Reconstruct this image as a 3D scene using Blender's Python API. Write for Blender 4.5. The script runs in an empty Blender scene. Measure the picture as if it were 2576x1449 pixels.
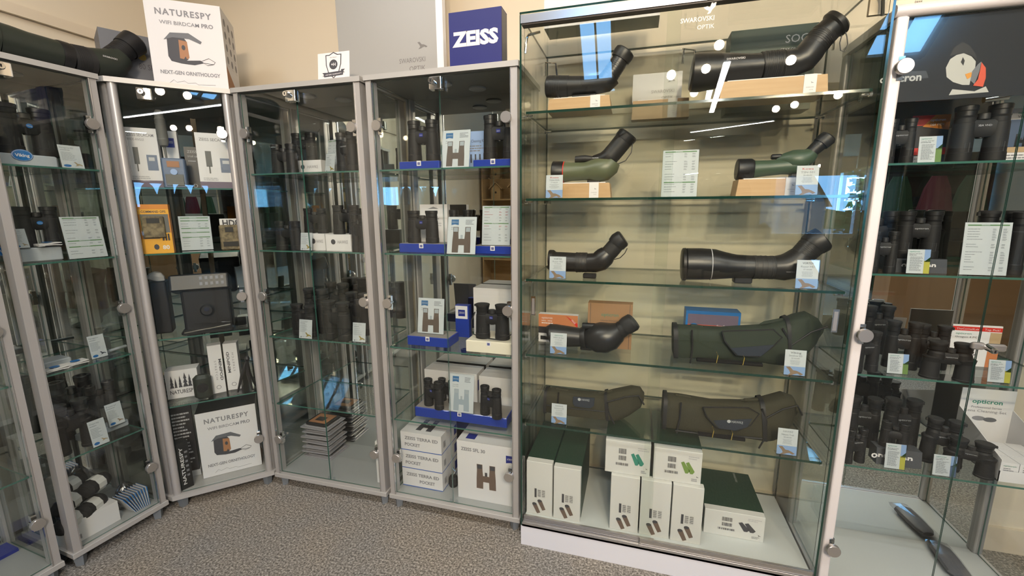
import bpy, bmesh, math, random
from mathutils import Matrix, Vector
random.seed(7)
# ------------------------------------------------------------------ camera
W, H = 2576, 1449
F_PX, PITCH, ROLL, EYE = 1090.77, math.radians(10.4174), math.radians(-0.3275), 1.3116
YAW = math.radians(16)
sc = bpy.context.scene
col = sc.collection
cy, sy = math.cos(YAW), math.sin(YAW)
R0 = Vector((cy, sy, 0)); FW = Vector((-sy, cy, 0)); UP = Vector((0, 0, 1))
cp, sp = math.cos(PITCH), math.sin(PITCH)
fwd = FW * cp - UP * sp
upv = FW * sp + UP * cp
cr, sr = math.cos(ROLL), math.sin(ROLL)
right = R0 * cr + upv * sr
up2 = -R0 * sr + upv * cr
cam_d = bpy.data.cameras.new('camera')
cam = bpy.data.objects.new('camera', cam_d); col.objects.link(cam)
cam.matrix_world = Matrix(((right.x, up2.x, -fwd.x, 0), (right.y, up2.y, -fwd.y, 0), (right.z, up2.z, -fwd.z, EYE), (0, 0, 0, 1)))
cam_d.sensor_width = 36; cam_d.lens = 36 * F_PX / W; cam_d.clip_start = 0.05
sc.camera = cam
# ------------------------------------------------------------------ world, lights, exposure
wd = bpy.data.worlds.new('sky'); sc.world = wd; wd.use_nodes = True
bgn = wd.node_tree.nodes['Background']
bgn.inputs[0].default_value = (0.21, 0.54, 1.0, 1); bgn.inputs[1].default_value = 12.0
sc.view_settings.view_transform = 'Standard'; sc.view_settings.look = 'None'
sc.view_settings.exposure = 0.42; sc.view_settings.gamma = 1.0; sc.view_settings.use_curve_mapping = False
cyc = sc.cycles
cyc.max_bounces = 12; cyc.diffuse_bounces = 4; cyc.glossy_bounces = 8; cyc.transmission_bounces = 8
cyc.transparent_max_bounces = 48; cyc.use_denoising = True; cyc.sample_clamp_indirect = 6
cyc.caustics_reflective = False; cyc.caustics_refractive = False

def area(name, loc, rot, sx, sz, energy, color, portal=False, spread=math.pi):
    l = bpy.data.lights.new(name, 'AREA'); l.shape = 'RECTANGLE'; l.size = sx; l.size_y = sz
    l.energy = energy; l.color = color; l.cycles.is_portal = portal; l.spread = spread
    o = bpy.data.objects.new(name, l); col.objects.link(o); o.location = loc; o.rotation_euler = rot
    return o
REAR, LEFTW, RIGHTW, BACKW = -6.0, -2.32, 5.0, 1.93
SL = 0.85
def ceil_z(y): return 7.0 + SL * y
SLA = math.atan(SL)
SKY_Y0, SKY_Y1 = -4.42, -3.66
SKY_U = [(-0.94, -0.44), (2.80, 3.50)]
for (a, b) in SKY_U:
    ym = (SKY_Y0 + SKY_Y1) / 2
    area('skylight_portal', ((a + b) / 2, ym - .03, ceil_z(ym) + .05), (SLA, 0, 0), b - a, (SKY_Y1 - SKY_Y0) / math.cos(SLA), 1, (1, 1, 1), True)
WIN = (2.3, 4.85, 0.80, 1.88)   # rear window: u0,u1,z0,z1
area('window_portal', ((WIN[0] + WIN[1]) / 2, REAR - .02, (WIN[2] + WIN[3]) / 2), (-math.pi / 2, 0, 0), WIN[1] - WIN[0], WIN[3] - WIN[2], 1, (1, 1, 1), True)

# ------------------------------------------------------------------ camera geometry helpers
def ray(px, py):
    a = (px - W / 2) / F_PX; b = (H / 2 - py) / F_PX
    return fwd + right * a + up2 * b
EYEV = Vector((0, 0, EYE))
class Fr:
    """a cabinet frame: origin at its front left foot, x along its front, y inwards"""
    def __init__(s, u, d, ang):
        s.o = Vector((u, d, 0)); s.a = math.radians(ang)
        s.x = Vector((math.cos(s.a), math.sin(s.a), 0)); s.n = Vector((-math.sin(s.a), math.cos(s.a), 0))
    def hit(s, px, py, dep):
        r = ray(px, py); t = ((s.o + s.n * dep - EYEV).dot(s.n)) / r.dot(s.n)
        p = EYEV + r * t - s.o
        return p.dot(s.x), p.z
    def w(s, x, dep, z): return s.o + s.x * x + s.n * dep + UP * z
    def dep(s, px, py, z):
        r = ray(px, py); t = (z - EYE) / r.z
        return (EYEV + r * t - s.o).dot(s.n)
    def bb(s, x0, y0, x1, y1, dep, z=None):
        ym = (y0 + y1) / 2
        a = s.hit(x0, ym, dep)[0]; b = s.hit(x1, ym, dep)[0]; xm = (x0 + x1) / 2
        zt = s.hit(xm, y0, dep)[1]; zb = s.hit(xm, y1, dep)[1] if z is None else z
        return (a + b) / 2, b - a, zb, zt - zb
F0 = Fr(-1.975, 0.265, 86); F1 = Fr(-1.934, 0.888, 85.7); F2 = Fr(-1.9125, 1.2297, 45)
F3 = Fr(-1.6204, 1.497, 0.9); F4 = Fr(-1.0046, 1.507, 0); F5 = Fr(-0.388, 1.4585, 0); F6 = Fr(0.632, 1.475, 0)
Z1, Z2, Z3, Z4 = 1.462, 1.137, 0.745, 0.418      # shelf tops of the wide cabinets
ZC = (1.402, 1.137, 0.778, 0.475)                # corner cabinet
ZG = (1.630, 1.3446, 1.062, 0.780, 0.503)        # glass case
ZO = (1.430, 1.117, 0.806, 0.500)                # right cabinet

# ------------------------------------------------------------------ materials
MATS = {}
def mat(name, color, rough=0.5, metal=0.0, spec=None, noise=None, emit=None, coat=0, bump=None):
    m = bpy.data.materials.new(name); m.use_nodes = True; nt = m.node_tree; b = nt.nodes['Principled BSDF']
    b.inputs['Base Color'].default_value = (*color, 1); b.inputs['Roughness'].default_value = rough; b.inputs['Metallic'].default_value = metal
    if spec is not None: b.inputs['Specular IOR Level'].default_value = spec
    if coat: b.inputs['Coat Weight'].default_value = coat; b.inputs['Coat Roughness'].default_value = .05
    if emit: b.inputs['Emission Color'].default_value = (*emit[:3], 1); b.inputs['Emission Strength'].default_value = emit[3]
    if noise or bump:
        tc = nt.nodes.new('ShaderNodeTexCoord'); n = nt.nodes.new('ShaderNodeTexNoise')
        sc_, amt, c2 = (noise if noise else (bump[0], 0, color))
        mp = nt.nodes.new('ShaderNodeMapping'); nt.links.new(tc.outputs['Object'], mp.inputs[0]); nt.links.new(mp.outputs[0], n.inputs['Vector'])
        if isinstance(sc_, tuple): mp.inputs['Scale'].default_value = sc_; n.inputs['Scale'].default_value = 1
        else: n.inputs['Scale'].default_value = sc_
        n.inputs['Detail'].default_value = 4
        if noise:
            r = nt.nodes.new('ShaderNodeValToRGB'); r.color_ramp.elements[0].position = .5 - amt; r.color_ramp.elements[1].position = .5 + amt
            r.color_ramp.elements[0].color = (*color, 1); r.color_ramp.elements[1].color = (*c2, 1)
            nt.links.new(n.outputs['Fac'], r.inputs[0]); nt.links.new(r.outputs[0], b.inputs['Base Color'])
        if bump:
            bp = nt.nodes.new('ShaderNodeBump'); bp.inputs['Strength'].default_value = bump[1]; bp.inputs['Distance'].default_value = bump[2]
            nt.links.new(n.outputs['Fac'], bp.inputs['Height']); nt.links.new(bp.outputs[0], b.inputs['Normal'])
    MATS[name] = m; return m
def glassmat(name, tint, ior=1.45, rough=0.0):
    m = bpy.data.materials.new(name); m.use_nodes = True; nt = m.node_tree; nt.nodes.clear()
    o = nt.nodes.new('ShaderNodeOutputMaterial'); mx = nt.nodes.new('ShaderNodeMixShader')
    t = nt.nodes.new('ShaderNodeBsdfTransparent'); g = nt.nodes.new('ShaderNodeBsdfGlossy'); f = nt.nodes.new('ShaderNodeFresnel')
    ge = nt.nodes.new('ShaderNodeNewGeometry'); ma = nt.nodes.new('ShaderNodeMath'); ma.operation = 'MULTIPLY_ADD'
    ma.inputs[1].default_value = 1 / ior - ior; ma.inputs[2].default_value = ior
    nt.links.new(ge.outputs['Backfacing'], ma.inputs[0]); nt.links.new(ma.outputs[0], f.inputs['IOR'])
    t.inputs[0].default_value = (*tint, 1); g.inputs['Roughness'].default_value = rough
    nt.links.new(f.outputs[0], mx.inputs[0]); nt.links.new(t.outputs[0], mx.inputs[1]); nt.links.new(g.outputs[0], mx.inputs[2])
    nt.links.new(mx.outputs[0], o.inputs[0]); MATS[name] = m; return m
glassmat('door_glass', (.97, .985, .975)); glassmat('shelf_glass', (.955, .98, .97)); glassmat('case_glass', (.972, .985, .970))
glassmat('acrylic', (.93, .955, .965), 1.4); glassmat('polybag', (.9, .9, .92), 1.7, .12)
mat('glass_edge', (.045, .13, .105), .12, spec=.8); mat('glass_edge_dark', (.008, .035, .026), .1, spec=.8)
mat('mirror', (.80, .82, .80), 0.0, 1.0)
mat('silver_board', (.40, .395, .385), .42, .15); mat('silver_post', (.42, .41, .405), .38, .35); mat('inner_board', (.36, .375, .38), .35, .1)
mat('alu', (.62, .62, .63), .22, .9); mat('alu_dull', (.46, .44, .42), .33, .8); mat('white_post', (.66, .63, .63), .35, .1)
mat('knob', (.50, .48, .46), .28, .8); mat('chrome', (.75, .75, .74), .08, 1.0)
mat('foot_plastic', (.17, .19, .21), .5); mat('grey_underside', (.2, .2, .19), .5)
mat('cream_wall', (.70, .62, .49), .75, noise=(1.2, .35, (.665, .59, .465))); mat('cream_paint', (.66, .57, .44), .6)
mat('ceiling_paint', (.70, .66, .58), .8)
mat('black', (.008, .008, .009), .42); mat('black_rubber', (.010, .010, .011), .6, spec=.35, bump=(900, .06, .0003)); mat('black_matt', (.012, .012, .013), .7)
mat('scope_black', (.013, .013, .014), .36, bump=(1200, .03, .0002)); mat('ribbed', (.016, .016, .017), .5)
mat('scope_green', (.10, .115, .065), .38); mat('kowa_green', (.045, .075, .045), .4); mat('swar_green', (.018, .024, .018), .45)
mat('olive_cloth', (.030, .028, .014), .85, bump=(500, .25, .001)); mat('green_cloth', (.018, .028, .016), .8, bump=(500, .25, .001)); mat('black_cloth', (.01, .01, .011), .9)
mat('piping_black', (.008, .008, .009), .6); mat('navy_mesh', (.015, .022, .035), .8)
mat('lens', (.01, .012, .03), .03, spec=.9, coat=1); mat('white_paint', (.78, .78, .80), .4); mat('plinth_white', (.60, .61, .66), .45)
mat('white', (.68, .67, .68), .5); mat('white_card', (.70, .69, .70), .55); mat('off_white', (.60, .60, .585), .6); mat('paper_back', (.6, .6, .6), .7)
mat('ink', (.05, .05, .06), .6); mat('ink_grey', (.22, .22, .24), .6); mat('ink_pale', (.42, .42, .44), .6); mat('red_ink', (.45, .05, .05), .6)
mat('green_ink', (.13, .27, .10), .6); mat('teal_ink', (.03, .22, .16), .6); mat('blue', (.008, .035, .30), .38, coat=.2); mat('blue_dark', (.003, .006, .13), .5)
mat('zeiss_flag', (.008, .02, .22), .4); mat('zeiss_pale', (.04, .16, .36), .5); mat('stand_grey', (.25, .23, .215), .6); mat('cream_stand', (.72, .68, .56), .5)
mat('viking_blue', (.01, .14, .42), .4); mat('sky_print', (.30, .42, .68), .5); mat('bird_brown', (.30, .19, .12), .6); mat('tan', (.45, .32, .18), .6)
mat('wood', (.50, .33, .17), .5, noise=((6, 60, 90), .25, (.42, .26, .12))); mat('kraft', (.30, .17, .085), .7); mat('dark_green_box', (.006, .035, .020), .45)
mat('box_blue_trim', (.02, .10, .42), .5); mat('orange', (.62, .22, .02), .45); mat('yellow', (.75, .37, .03), .5); mat('camo', (.10, .08, .05), .7, noise=(60, .12, (.24, .19, .11)))
mat('grey_body', (.14, .14, .13), .6); mat('grey_blue_print', (.09, .13, .22), .4); mat('slate_box', (.12, .125, .14), .5); mat('feeder_brown', (.36, .17, .08), .6)
mat('light_grey', (.45, .46, .48), .4); mat('panel_grey', (.35, .35, .34), .35); mat('panel_ink', (.17, .165, .16), .5); mat('riser_grey', (.42, .46, .50), .25)
mat('dark_print', (.02, .018, .02), .4); mat('red', (.60, .03, .02), .4); mat('sunset', (.50, .18, .07), .5); mat('photo_green', (.16, .26, .06), .5); mat('photo_yellow', (.55, .48, .06), .5)
mat('purple_print', (.13, .10, .15), .5); mat('puffin_white', (.42, .42, .40), .5); mat('puffin_grey', (.13, .14, .16), .5); mat('puffin_red', (.55, .07, .03), .5); mat('puffin_orange', (.6, .25, .03), .5)
mat('poster_dark', (.035, .037, .042), .12, coat=.4); mat('poster_mid', (.07, .075, .085), .15, coat=.3); mat('logo_grey', (.40, .42, .44), .4)
mat('gold', (.35, .25, .05), .4); mat('lamp_white', (.8, .78, .74), .4); mat('lamp_glow', (1, .9, .75), .5, emit=(1, .78, .52, 130)); mat('tube_glow', (1, 1, 1), .5, emit=(.85, .92, 1, 3))
mat('dark_frame', (.05, .04, .035), .5); mat('pine', (.50, .32, .15), .6, noise=((4, 30, 40), .2, (.42, .26, .11))); mat('basket', (.35, .24, .13), .8); mat('maroon', (.10, .012, .03), .8); mat('textile_green', (.02, .06, .035), .85)
mat('leaf', (.02, .05, .015), .9, spec=0); mat('bark', (.06, .045, .03), .8); mat('asphalt', (.12, .12, .12), .9); mat('car_paint', (.45, .48, .52), .3); mat('clear_tray', (.30, .29, .31), .25); mat('brown_print', (.14, .095, .075), .5)
mat('base_white', (.60, .63, .63), .4, noise=(3, .3, (.55, .585, .60)))
def carpet():
    m = mat('carpet', (.2, .19, .17), .95, spec=.1); nt = m.node_tree; b = nt.nodes['Principled BSDF']
    tc = nt.nodes.new('ShaderNodeTexCoord')
    n1 = nt.nodes.new('ShaderNodeTexNoise'); n1.inputs['Scale'].default_value = 130; n1.inputs['Detail'].default_value = 5; n1.inputs['Roughness'].default_value = .7
    n2 = nt.nodes.new('ShaderNodeTexNoise'); n2.inputs['Scale'].default_value = 2.4; n2.inputs['Detail'].default_value = 3
    for n in (n1, n2): nt.links.new(tc.outputs['Object'], n.inputs['Vector'])
    r = nt.nodes.new('ShaderNodeValToRGB'); e = r.color_ramp.elements
    e[0].position = .36; e[0].color = (.085, .080, .073, 1); e[1].position = .66; e[1].color = (.56, .525, .475, 1)
    x = r.color_ramp.elements.new(.5); x.color = (.25, .235, .213, 1)
    nt.links.new(n1.outputs['Fac'], r.inputs[0])
    r2 = nt.nodes.new('ShaderNodeValToRGB'); r2.color_ramp.elements[0].position = .35; r2.color_ramp.elements[1].position = .65
    r2.color_ramp.elements[0].color = (.86, .90, .95, 1); r2.color_ramp.elements[1].color = (1.02, .98, .92, 1)
    nt.links.new(n2.outputs['Fac'], r2.inputs[0])
    mx = nt.nodes.new('ShaderNodeMix'); mx.data_type = 'RGBA'; mx.blend_type = 'MULTIPLY'; mx.inputs[0].default_value = 1
    nt.links.new(r.outputs[0], mx.inputs[6]); nt.links.new(r2.outputs[0], mx.inputs[7]); nt.links.new(mx.outputs[2], b.inputs['Base Color'])
    bp = nt.nodes.new('ShaderNodeBump'); bp.inputs['Strength'].default_value = .8; bp.inputs['Distance'].default_value = .006
    nt.links.new(n1.outputs['Fac'], bp.inputs['Height']); nt.links.new(bp.outputs[0], b.inputs['Normal'])
carpet()

# ------------------------------------------------------------------ mesh builder
_txt = {}
def text_geo(s, bold=0.0, spacing=1.0):
    k = (s, bold, spacing)
    if k not in _txt:
        c = bpy.data.curves.new('t', 'FONT'); c.body = s; c.size = 1; c.resolution_u = 2; c.offset = bold; c.space_character = spacing
        o = bpy.data.objects.new('t', c); col.objects.link(o)
        bpy.context.view_layer.update()
        me = o.to_mesh()
        v = [tuple(x.co) for x in me.vertices]; f = [tuple(p.vertices) for p in me.polygons]
        o.to_mesh_clear(); bpy.data.objects.remove(o); bpy.data.curves.remove(c)
        xs = [p[0] for p in v] or [0, 1]
        _txt[k] = (v, f, min(xs), max(xs))
    return _txt[k]
class MB:
    def __init__(s): s.v = []; s.f = []; s.m = []; s.sm = []; s.slots = []; s.T = Matrix.Identity(4)
    def slot(s, m):
        if m not in s.slots: s.slots.append(m)
        return s.slots.index(m)
    def add(s, vs, fs, m, smooth=False):
        b = len(s.v); s.v += [tuple(s.T @ Vector(p)) for p in vs]
        k = s.slot(m)
        for f in fs: s.f.append(tuple(b + i for i in f)); s.m.append(k); s.sm.append(smooth)
        return s
    def box(s, x0, x1, y0, y1, z0, z1, m, sides=None, bev=0):
        """sides: dict face->material for 'f' front(-y) 'b' back 'l' 'r' 't' 'd'"""
        v = [(x0, y0, z0), (x1, y0, z0), (x1, y1, z0), (x0, y1, z0), (x0, y0, z1), (x1, y0, z1), (x1, y1, z1), (x0, y1, z1)]
        F = {'f': (0, 1, 5, 4), 'r': (1, 2, 6, 5), 'b': (2, 3, 7, 6), 'l': (3, 0, 4, 7), 't': (4, 5, 6, 7), 'd': (3, 2, 1, 0)}
        b = len(s.v); s.v += [tuple(s.T @ Vector(p)) for p in v]
        for k, f in F.items():
            s.f.append(tuple(b + i for i in f)); s.m.append(s.slot((sides or {}).get(k, m))); s.sm.append(False)
        return s
    def rbox(s, x0, x1, y0, y1, z0, z1, m, r=.005, n=3):
        """box with rounded vertical edges and softened top"""
        pts = []
        r = min(r, (x1 - x0) / 2.01, (y1 - y0) / 2.01)
        for (cx, cyy, a0) in ((x1 - r, y1 - r, 0), (x0 + r, y1 - r, 90), (x0 + r, y0 + r, 180), (x1 - r, y0 + r, 270)):
            for i in range(n + 1):
                a = math.radians(a0 + 90 * i / n); pts.append((cx + r * math.cos(a), cyy + r * math.sin(a)))
        cx, cyy = (x0 + x1) / 2, (y0 + y1) / 2; k = len(pts); rr = min(r, (z1 - z0) / 2.1) * .6
        fx = 1 - rr / max((x1 - x0) / 2, 1e-6); fy = 1 - rr / max((y1 - y0) / 2, 1e-6)
        rings = [(z0, fx, fy), (z0 + rr, 1, 1), (z1 - rr, 1, 1), (z1, fx, fy)]
        vs = [(cx + (p[0] - cx) * a, cyy + (p[1] - cyy) * b, z) for z, a, b in rings for p in pts]
        fs = [(j * k + i, j * k + (i + 1) % k, (j + 1) * k + (i + 1) % k, (j + 1) * k + i) for j in range(3) for i in range(k)]
        fs += [tuple(range(k))[::-1], tuple(3 * k + i for i in range(k))]
        return s.add(vs, fs, m)
    def lathe(s, p0, p1, prof, m, seg=20, cap=True, sy_=1.0):
        """prof: list of (t along p0->p1 in 0..1, radius) or (t, radius, material)"""
        p0 = Vector(p0); p1 = Vector(p1); ax = (p1 - p0); L = ax.length; ax.normalize()
        q = Vector((0, 1, 0)) if abs(ax.y) < .9 else Vector((0, 0, 1))
        e1 = ax.cross(q).normalized(); e2 = ax.cross(e1).normalized()
        rings = []
        for pr in prof:
            c = p0 + ax * (L * pr[0]); rings.append([tuple(c + e1 * (pr[1] * math.cos(2 * math.pi * i / seg)) + e2 * (sy_ * pr[1] * math.sin(2 * math.pi * i / seg))) for i in range(seg)])
        for j in range(len(rings) - 1):
            mm = prof[j][2] if len(prof[j]) > 2 else m
            s.add(rings[j] + rings[j + 1], [(i, (i + 1) % seg, seg + (i + 1) % seg, seg + i) for i in range(seg)], mm, True)
        if cap:
            s.add(rings[0], [tuple(range(seg))[::-1]], prof[0][3] if len(prof[0]) > 3 else m); s.add(rings[-1], [tuple(range(seg))], prof[-1][2] if len(prof[-1]) > 2 else m)
        return s
    def tube(s, pts, r, m, seg=8, closed=False):
        pts = [Vector(p) for p in pts]; n = len(pts); rings = []
        for i, p in enumerate(pts):
            a = pts[(i - 1) % n] if (i > 0 or closed) else p; b = pts[(i + 1) % n] if (i < n - 1 or closed) else p
            t = (b - a).normalized() if (b - a).length > 1e-9 else Vector((1, 0, 0))
            q = Vector((0, 1, 0)) if abs(t.y) < .8 else Vector((0, 0, 1))
            e1 = t.cross(q).normalized(); e2 = t.cross(e1).normalized(); rr = r[i] if isinstance(r, (list, tuple)) else r
            rings.append([tuple(p + e1 * rr * math.cos(2 * math.pi * k / seg) + e2 * rr * math.sin(2 * math.pi * k / seg)) for k in range(seg)])
        vs = [v for g in rings for v in g]; fs = []
        for j in range(n if closed else n - 1):
            j2 = (j + 1) % n
            fs += [(j * seg + k, j * seg + (k + 1) % seg, j2 * seg + (k + 1) % seg, j2 * seg + k) for k in range(seg)]
        if not closed: fs += [tuple(range(seg))[::-1], tuple((n - 1) * seg + k for k in range(seg))]
        return s.add(vs, fs, m, True)
    def loft(s, rings, m, cap=True, smooth=True):
        k = len(rings[0]); vs = [p for r in rings for p in r]
        fs = [(j * k + i, j * k + (i + 1) % k, (j + 1) * k + (i + 1) % k, (j + 1) * k + i) for j in range(len(rings) - 1) for i in range(k)]
        if cap: fs += [tuple(range(k))[::-1], tuple((len(rings) - 1) * k + i for i in range(k))]
        return s.add(vs, fs, m, smooth)
    def poly(s, pts, y, m, th=0.0):
        """flat outline in the x-z plane facing -y"""
        k = len(pts)
        if th: 
            s.add([(p[0], y, p[1]) for p in pts] + [(p[0], y + th, p[1]) for p in pts], [tuple(range(k)), tuple(range(2 * k - 1, k - 1, -1))] + [(i, (i + 1) % k, k + (i + 1) % k, k + i) for i in range(k)], m)
        else: s.add([(p[0], y, p[1]) for p in pts], [tuple(range(k))], m)
        return s
    def rect(s, x0, x1, z0, z1, y, m): return s.poly([(x0, z0), (x1, z0), (x1, z1), (x0, z1)], y, m)
    def disc(s, x, z, rx, rz, y, m, n=20): return s.poly([(x + rx * math.cos(2 * math.pi * i / n), z + rz * math.sin(2 * math.pi * i / n)) for i in range(n)], y, m)
    def text(s, t, x, z, y, h, m, al='C', width=None, bold=0.0, sp=1.0, rot=0):
        """writing on a face turned to -y; h is the cap height, width stretches it to fit"""
        v, f, a, b = text_geo(t, bold, sp); k = h / .70; kx = k if width is None else width / max(b - a, .01)
        ox = {'C': -(a + b) / 2, 'L': -a, 'R': -b}[al]
        ca, sa = math.cos(rot), math.sin(rot)
        P = []
        for p in v:
            X, Z = (p[0] + ox) * kx, (p[1]) * k
            P.append((x + X * ca - Z * sa, y, z + X * sa + Z * ca))
        return s.add(P, f, m)
    def lines(s, x0, x1, z1, n, dz, y, m, th=None, al='L'):
        rnd = random.Random(int((x0 + z1) * 1e5) & 0xffff)
        th = th or dz * .45
        for i in range(n):
            z = z1 - i * dz; L = (x1 - x0) * rnd.uniform(.6, 1.0); x = x0 if al == 'L' else (x0 + x1 - L) / 2; e = x + L
            while x < e - 1e-4:
                w_ = min(rnd.uniform(.08, .22) * (x1 - x0), e - x); s.rect(x, x + w_ * .86, z - th, z, y, m); x += w_
        return s
    def barcode(s, x0, x1, z0, z1, y, m='ink'):
        rnd = random.Random(3); x = x0
        while x < x1:
            w_ = rnd.choice((1, 1, 2, 3)) * (x1 - x0) / 60; s.rect(x, min(x + w_, x1), z0, z1, y, m); x += w_ + rnd.choice((1, 1, 2)) * (x1 - x0) / 60
        return s
    def build(s, name, parent=None):
        me = bpy.data.meshes.new(name); me.from_pydata(s.v, [], s.f)
        for m in s.slots: me.materials.append(MATS[m])
        me.polygons.foreach_set('material_index', s.m); me.polygons.foreach_set('use_smooth', s.sm)
        me.update()
        if any(s.sm): me.set_sharp_from_angle(angle=math.radians(32))
        o = bpy.data.objects.new(name, me); col.objects.link(o); o.parent = parent
        return o
def tag(o, label=None, cat=None, group=None, kind=None):
    if label: o['label'] = label
    if cat: o['category'] = cat
    if group: o['group'] = group
    if kind: o['kind'] = kind
    return o
def thing(name, label, cat, loc=(0, 0, 0), rz=0, group=None):
    o = bpy.data.objects.new(name, None); col.objects.link(o); o.location = loc; o.rotation_euler = (0, 0, rz); o.empty_display_size = .05
    return tag(o, label, cat, group)
def solo(name, mb, label, cat, loc=(0, 0, 0), rz=0, group=None):
    o = mb.build(name); o.location = loc; o.rotation_euler = (0, 0, rz); return tag(o, label, cat, group)
def struct(name, mb): o = mb.build(name); o['kind'] = 'structure'; return o
def copy_tree(o, parent=None):
    c = o.copy(); col.objects.link(c)
    if parent is not None: c.parent = parent
    for ch in list(o.children): copy_tree(ch, c)
    return c

# ------------------------------------------------------------------ the room
def quadwall(name, pts, m, holes=None):
    mb = MB(); mb.add(pts, [tuple(range(len(pts)))], m); return struct(name, mb)
mb = MB(); mb.box(LEFTW - .1, RIGHTW + .1, REAR - .1, BACKW + .1, -.1, 0, 'carpet'); struct('floor', mb)
RIDGE_Y = -3.2; RIDGE_Z = ceil_z(RIDGE_Y); FRONT_Z = 2.75
mb = MB(); mb.box(LEFTW - .1, RIGHTW + .1, BACKW, BACKW + .1, 0, FRONT_Z + .15, 'cream_wall'); struct('wall_back', mb)
def gable(name, x0, x1):
    mb = MB(); prof = [(REAR, 0), (BACKW, 0), (BACKW, FRONT_Z), (RIDGE_Y, RIDGE_Z), (REAR, ceil_z(REAR))]
    v = [(x0, a, b) for a, b in prof] + [(x1, a, b) for a, b in prof]; k = 5
    mb.add(v, [tuple(range(k)), tuple(range(2 * k - 1, k - 1, -1))] + [(i, (i + 1) % k, k + (i + 1) % k, k + i) for i in range(k)], 'cream_wall'); return struct(name, mb)
gable('wall_left', LEFTW - .1, LEFTW); gable('wall_right', RIGHTW, RIGHTW + .1)
# rear wall with the window opening
mb = MB(); u0, u1, z0, z1 = WIN; E0 = ceil_z(REAR)
for a, b, c, d in ((LEFTW, u0, 0, E0), (u1, RIGHTW, 0, E0), (u0, u1, 0, z0), (u0, u1, z1, E0)): mb.box(a, b, REAR - .12, REAR, c, d, 'cream_paint')
struct('wall_rear', mb)
# ceiling: rear slope with skylight openings, front slope
mb = MB()
def slopebox(mb, xa, xb, ya, yb, m, t=.08, off=0.0):
    n = Vector((0, -math.sin(SLA), math.cos(SLA)))
    P = [Vector((x, y, ceil_z(y))) + n * off for x, y in ((xa, ya), (xb, ya), (xb, yb), (xa, yb))]
    v = [tuple(p) for p in P] + [tuple(p + n * t) for p in P]
    mb.add(v, [(0, 1, 2, 3)[::-1], (4, 5, 6, 7), (0, 1, 5, 4), (1, 2, 6, 5), (2, 3, 7, 6), (3, 0, 4, 7)], m)
xs = sorted(SKY_U); cur = LEFTW
slopebox(mb, LEFTW, RIGHTW, REAR, SKY_Y0, 'ceiling_paint'); slopebox(mb, LEFTW, RIGHTW, SKY_Y1, RIDGE_Y, 'ceiling_paint')
for a, b in xs: slopebox(mb, cur, a, SKY_Y0, SKY_Y1, 'ceiling_paint'); cur = b
slopebox(mb, cur, RIGHTW, SKY_Y0, SKY_Y1, 'ceiling_paint')
mb.add([(LEFTW, RIDGE_Y, RIDGE_Z), (RIGHTW, RIDGE_Y, RIDGE_Z), (RIGHTW, BACKW, FRONT_Z), (LEFTW, BACKW, FRONT_Z),
        (LEFTW, RIDGE_Y, RIDGE_Z + .08), (RIGHTW, RIDGE_Y, RIDGE_Z + .08), (RIGHTW, BACKW, FRONT_Z + .08), (LEFTW, BACKW, FRONT_Z + .08)],
       [(0, 1, 2, 3), (4, 7, 6, 5), (0, 4, 5, 1), (1, 5, 6, 2), (2, 6, 7, 3), (3, 7, 4, 0)], 'ceiling_paint')
struct('ceiling', mb)
for i, (a, b) in enumerate(SKY_U):
    mb = MB(); t = .035
    for xa, xb, ya, yb in ((a - .02, a + t, SKY_Y0, SKY_Y1), (b - t, b + .02, SKY_Y0, SKY_Y1), (a, b, SKY_Y0 - .02, SKY_Y0 + t), (a, b, SKY_Y1 - t, SKY_Y1 + .02), ((a + b) / 2 - .012, (a + b) / 2 + .012, SKY_Y0, SKY_Y1)):
        slopebox(mb, xa, xb, ya, yb, 'dark_frame', .06, -.02)
    struct('window_%d' % (i + 2), mb)
mb = MB()
for a, b, c, d in ((u0 - .04, u0 + .04, z0, z1), (u1 - .04, u1 + .04, z0, z1), (u0, u1, z0 - .04, z0 + .04), (u0, u1, z1 - .04, z1 + .04), (u0 + 1.3, u0 + 1.36, z0, z1)): mb.box(a, b, REAR - .09, REAR + .03, c, d, 'white_paint')
struct('window_1', mb)
mb = MB(); mb.box(LEFTW, LEFTW + .018, -1.0, BACKW, 2.045, 2.085, 'cream_paint'); struct('trim_1', mb)
mb = MB(); mb.box(-.9, 3.0, BACKW - .012, BACKW, 1.69, 1.72, 'cream_paint'); struct('trim_2', mb)
mb = MB(); mb.box(LEFTW, RIGHTW, BACKW - .015, BACKW, 0, .10, 'cream_paint'); struct('baseboard_back', mb)
# outside, seen mirrored in the glass: asphalt, a pine and a car
mb = MB(); mb.box(-30, 40, -60, REAR - .3, -1.15, -1.0, 'asphalt'); struct('ground', mb)
mb = MB(); mb.loft([[(x, -58, -1.1), (x, -50, -1.1), (x, -54, .5 + .9 * math.sin(x * .13) ** 2 + .4 * math.sin(x * .41))] for x in range(-30, 41, 2)], 'leaf'); struct('hill_1', mb)
root = thing('neighbouring_house', 'gabled house outside the rear window, its slanted roof mirrored in the tall case', 'house', (0, -14, -1.0))
mb = MB(); mb.poly([(-1, 0), (6.0, 0), (6.0, 2.4), (2.5, 8.0), (-1, 2.4)], 0, 'slate_box', -5); mb.build('walls', root)
mb = MB(); mb.poly([(6.15, 2.3), (6.0, 2.55), (2.5, 8.2), (2.5, 8.0)], .1, 'dark_frame', -5.2); mb.build('roof', root)
rnd = random.Random(5); root = thing('pine_tree', 'dark pine tree outside the rear window, mirrored in the tall glass case', 'tree', (7.95, -16.0, -1.0))
mb = MB(); mb.lathe((0, 0, 0), (.1, 0, 3.0), [(0, .12), (1, .04)], 'bark', 8); mb.build('trunk', root)
mb = MB()
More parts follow.
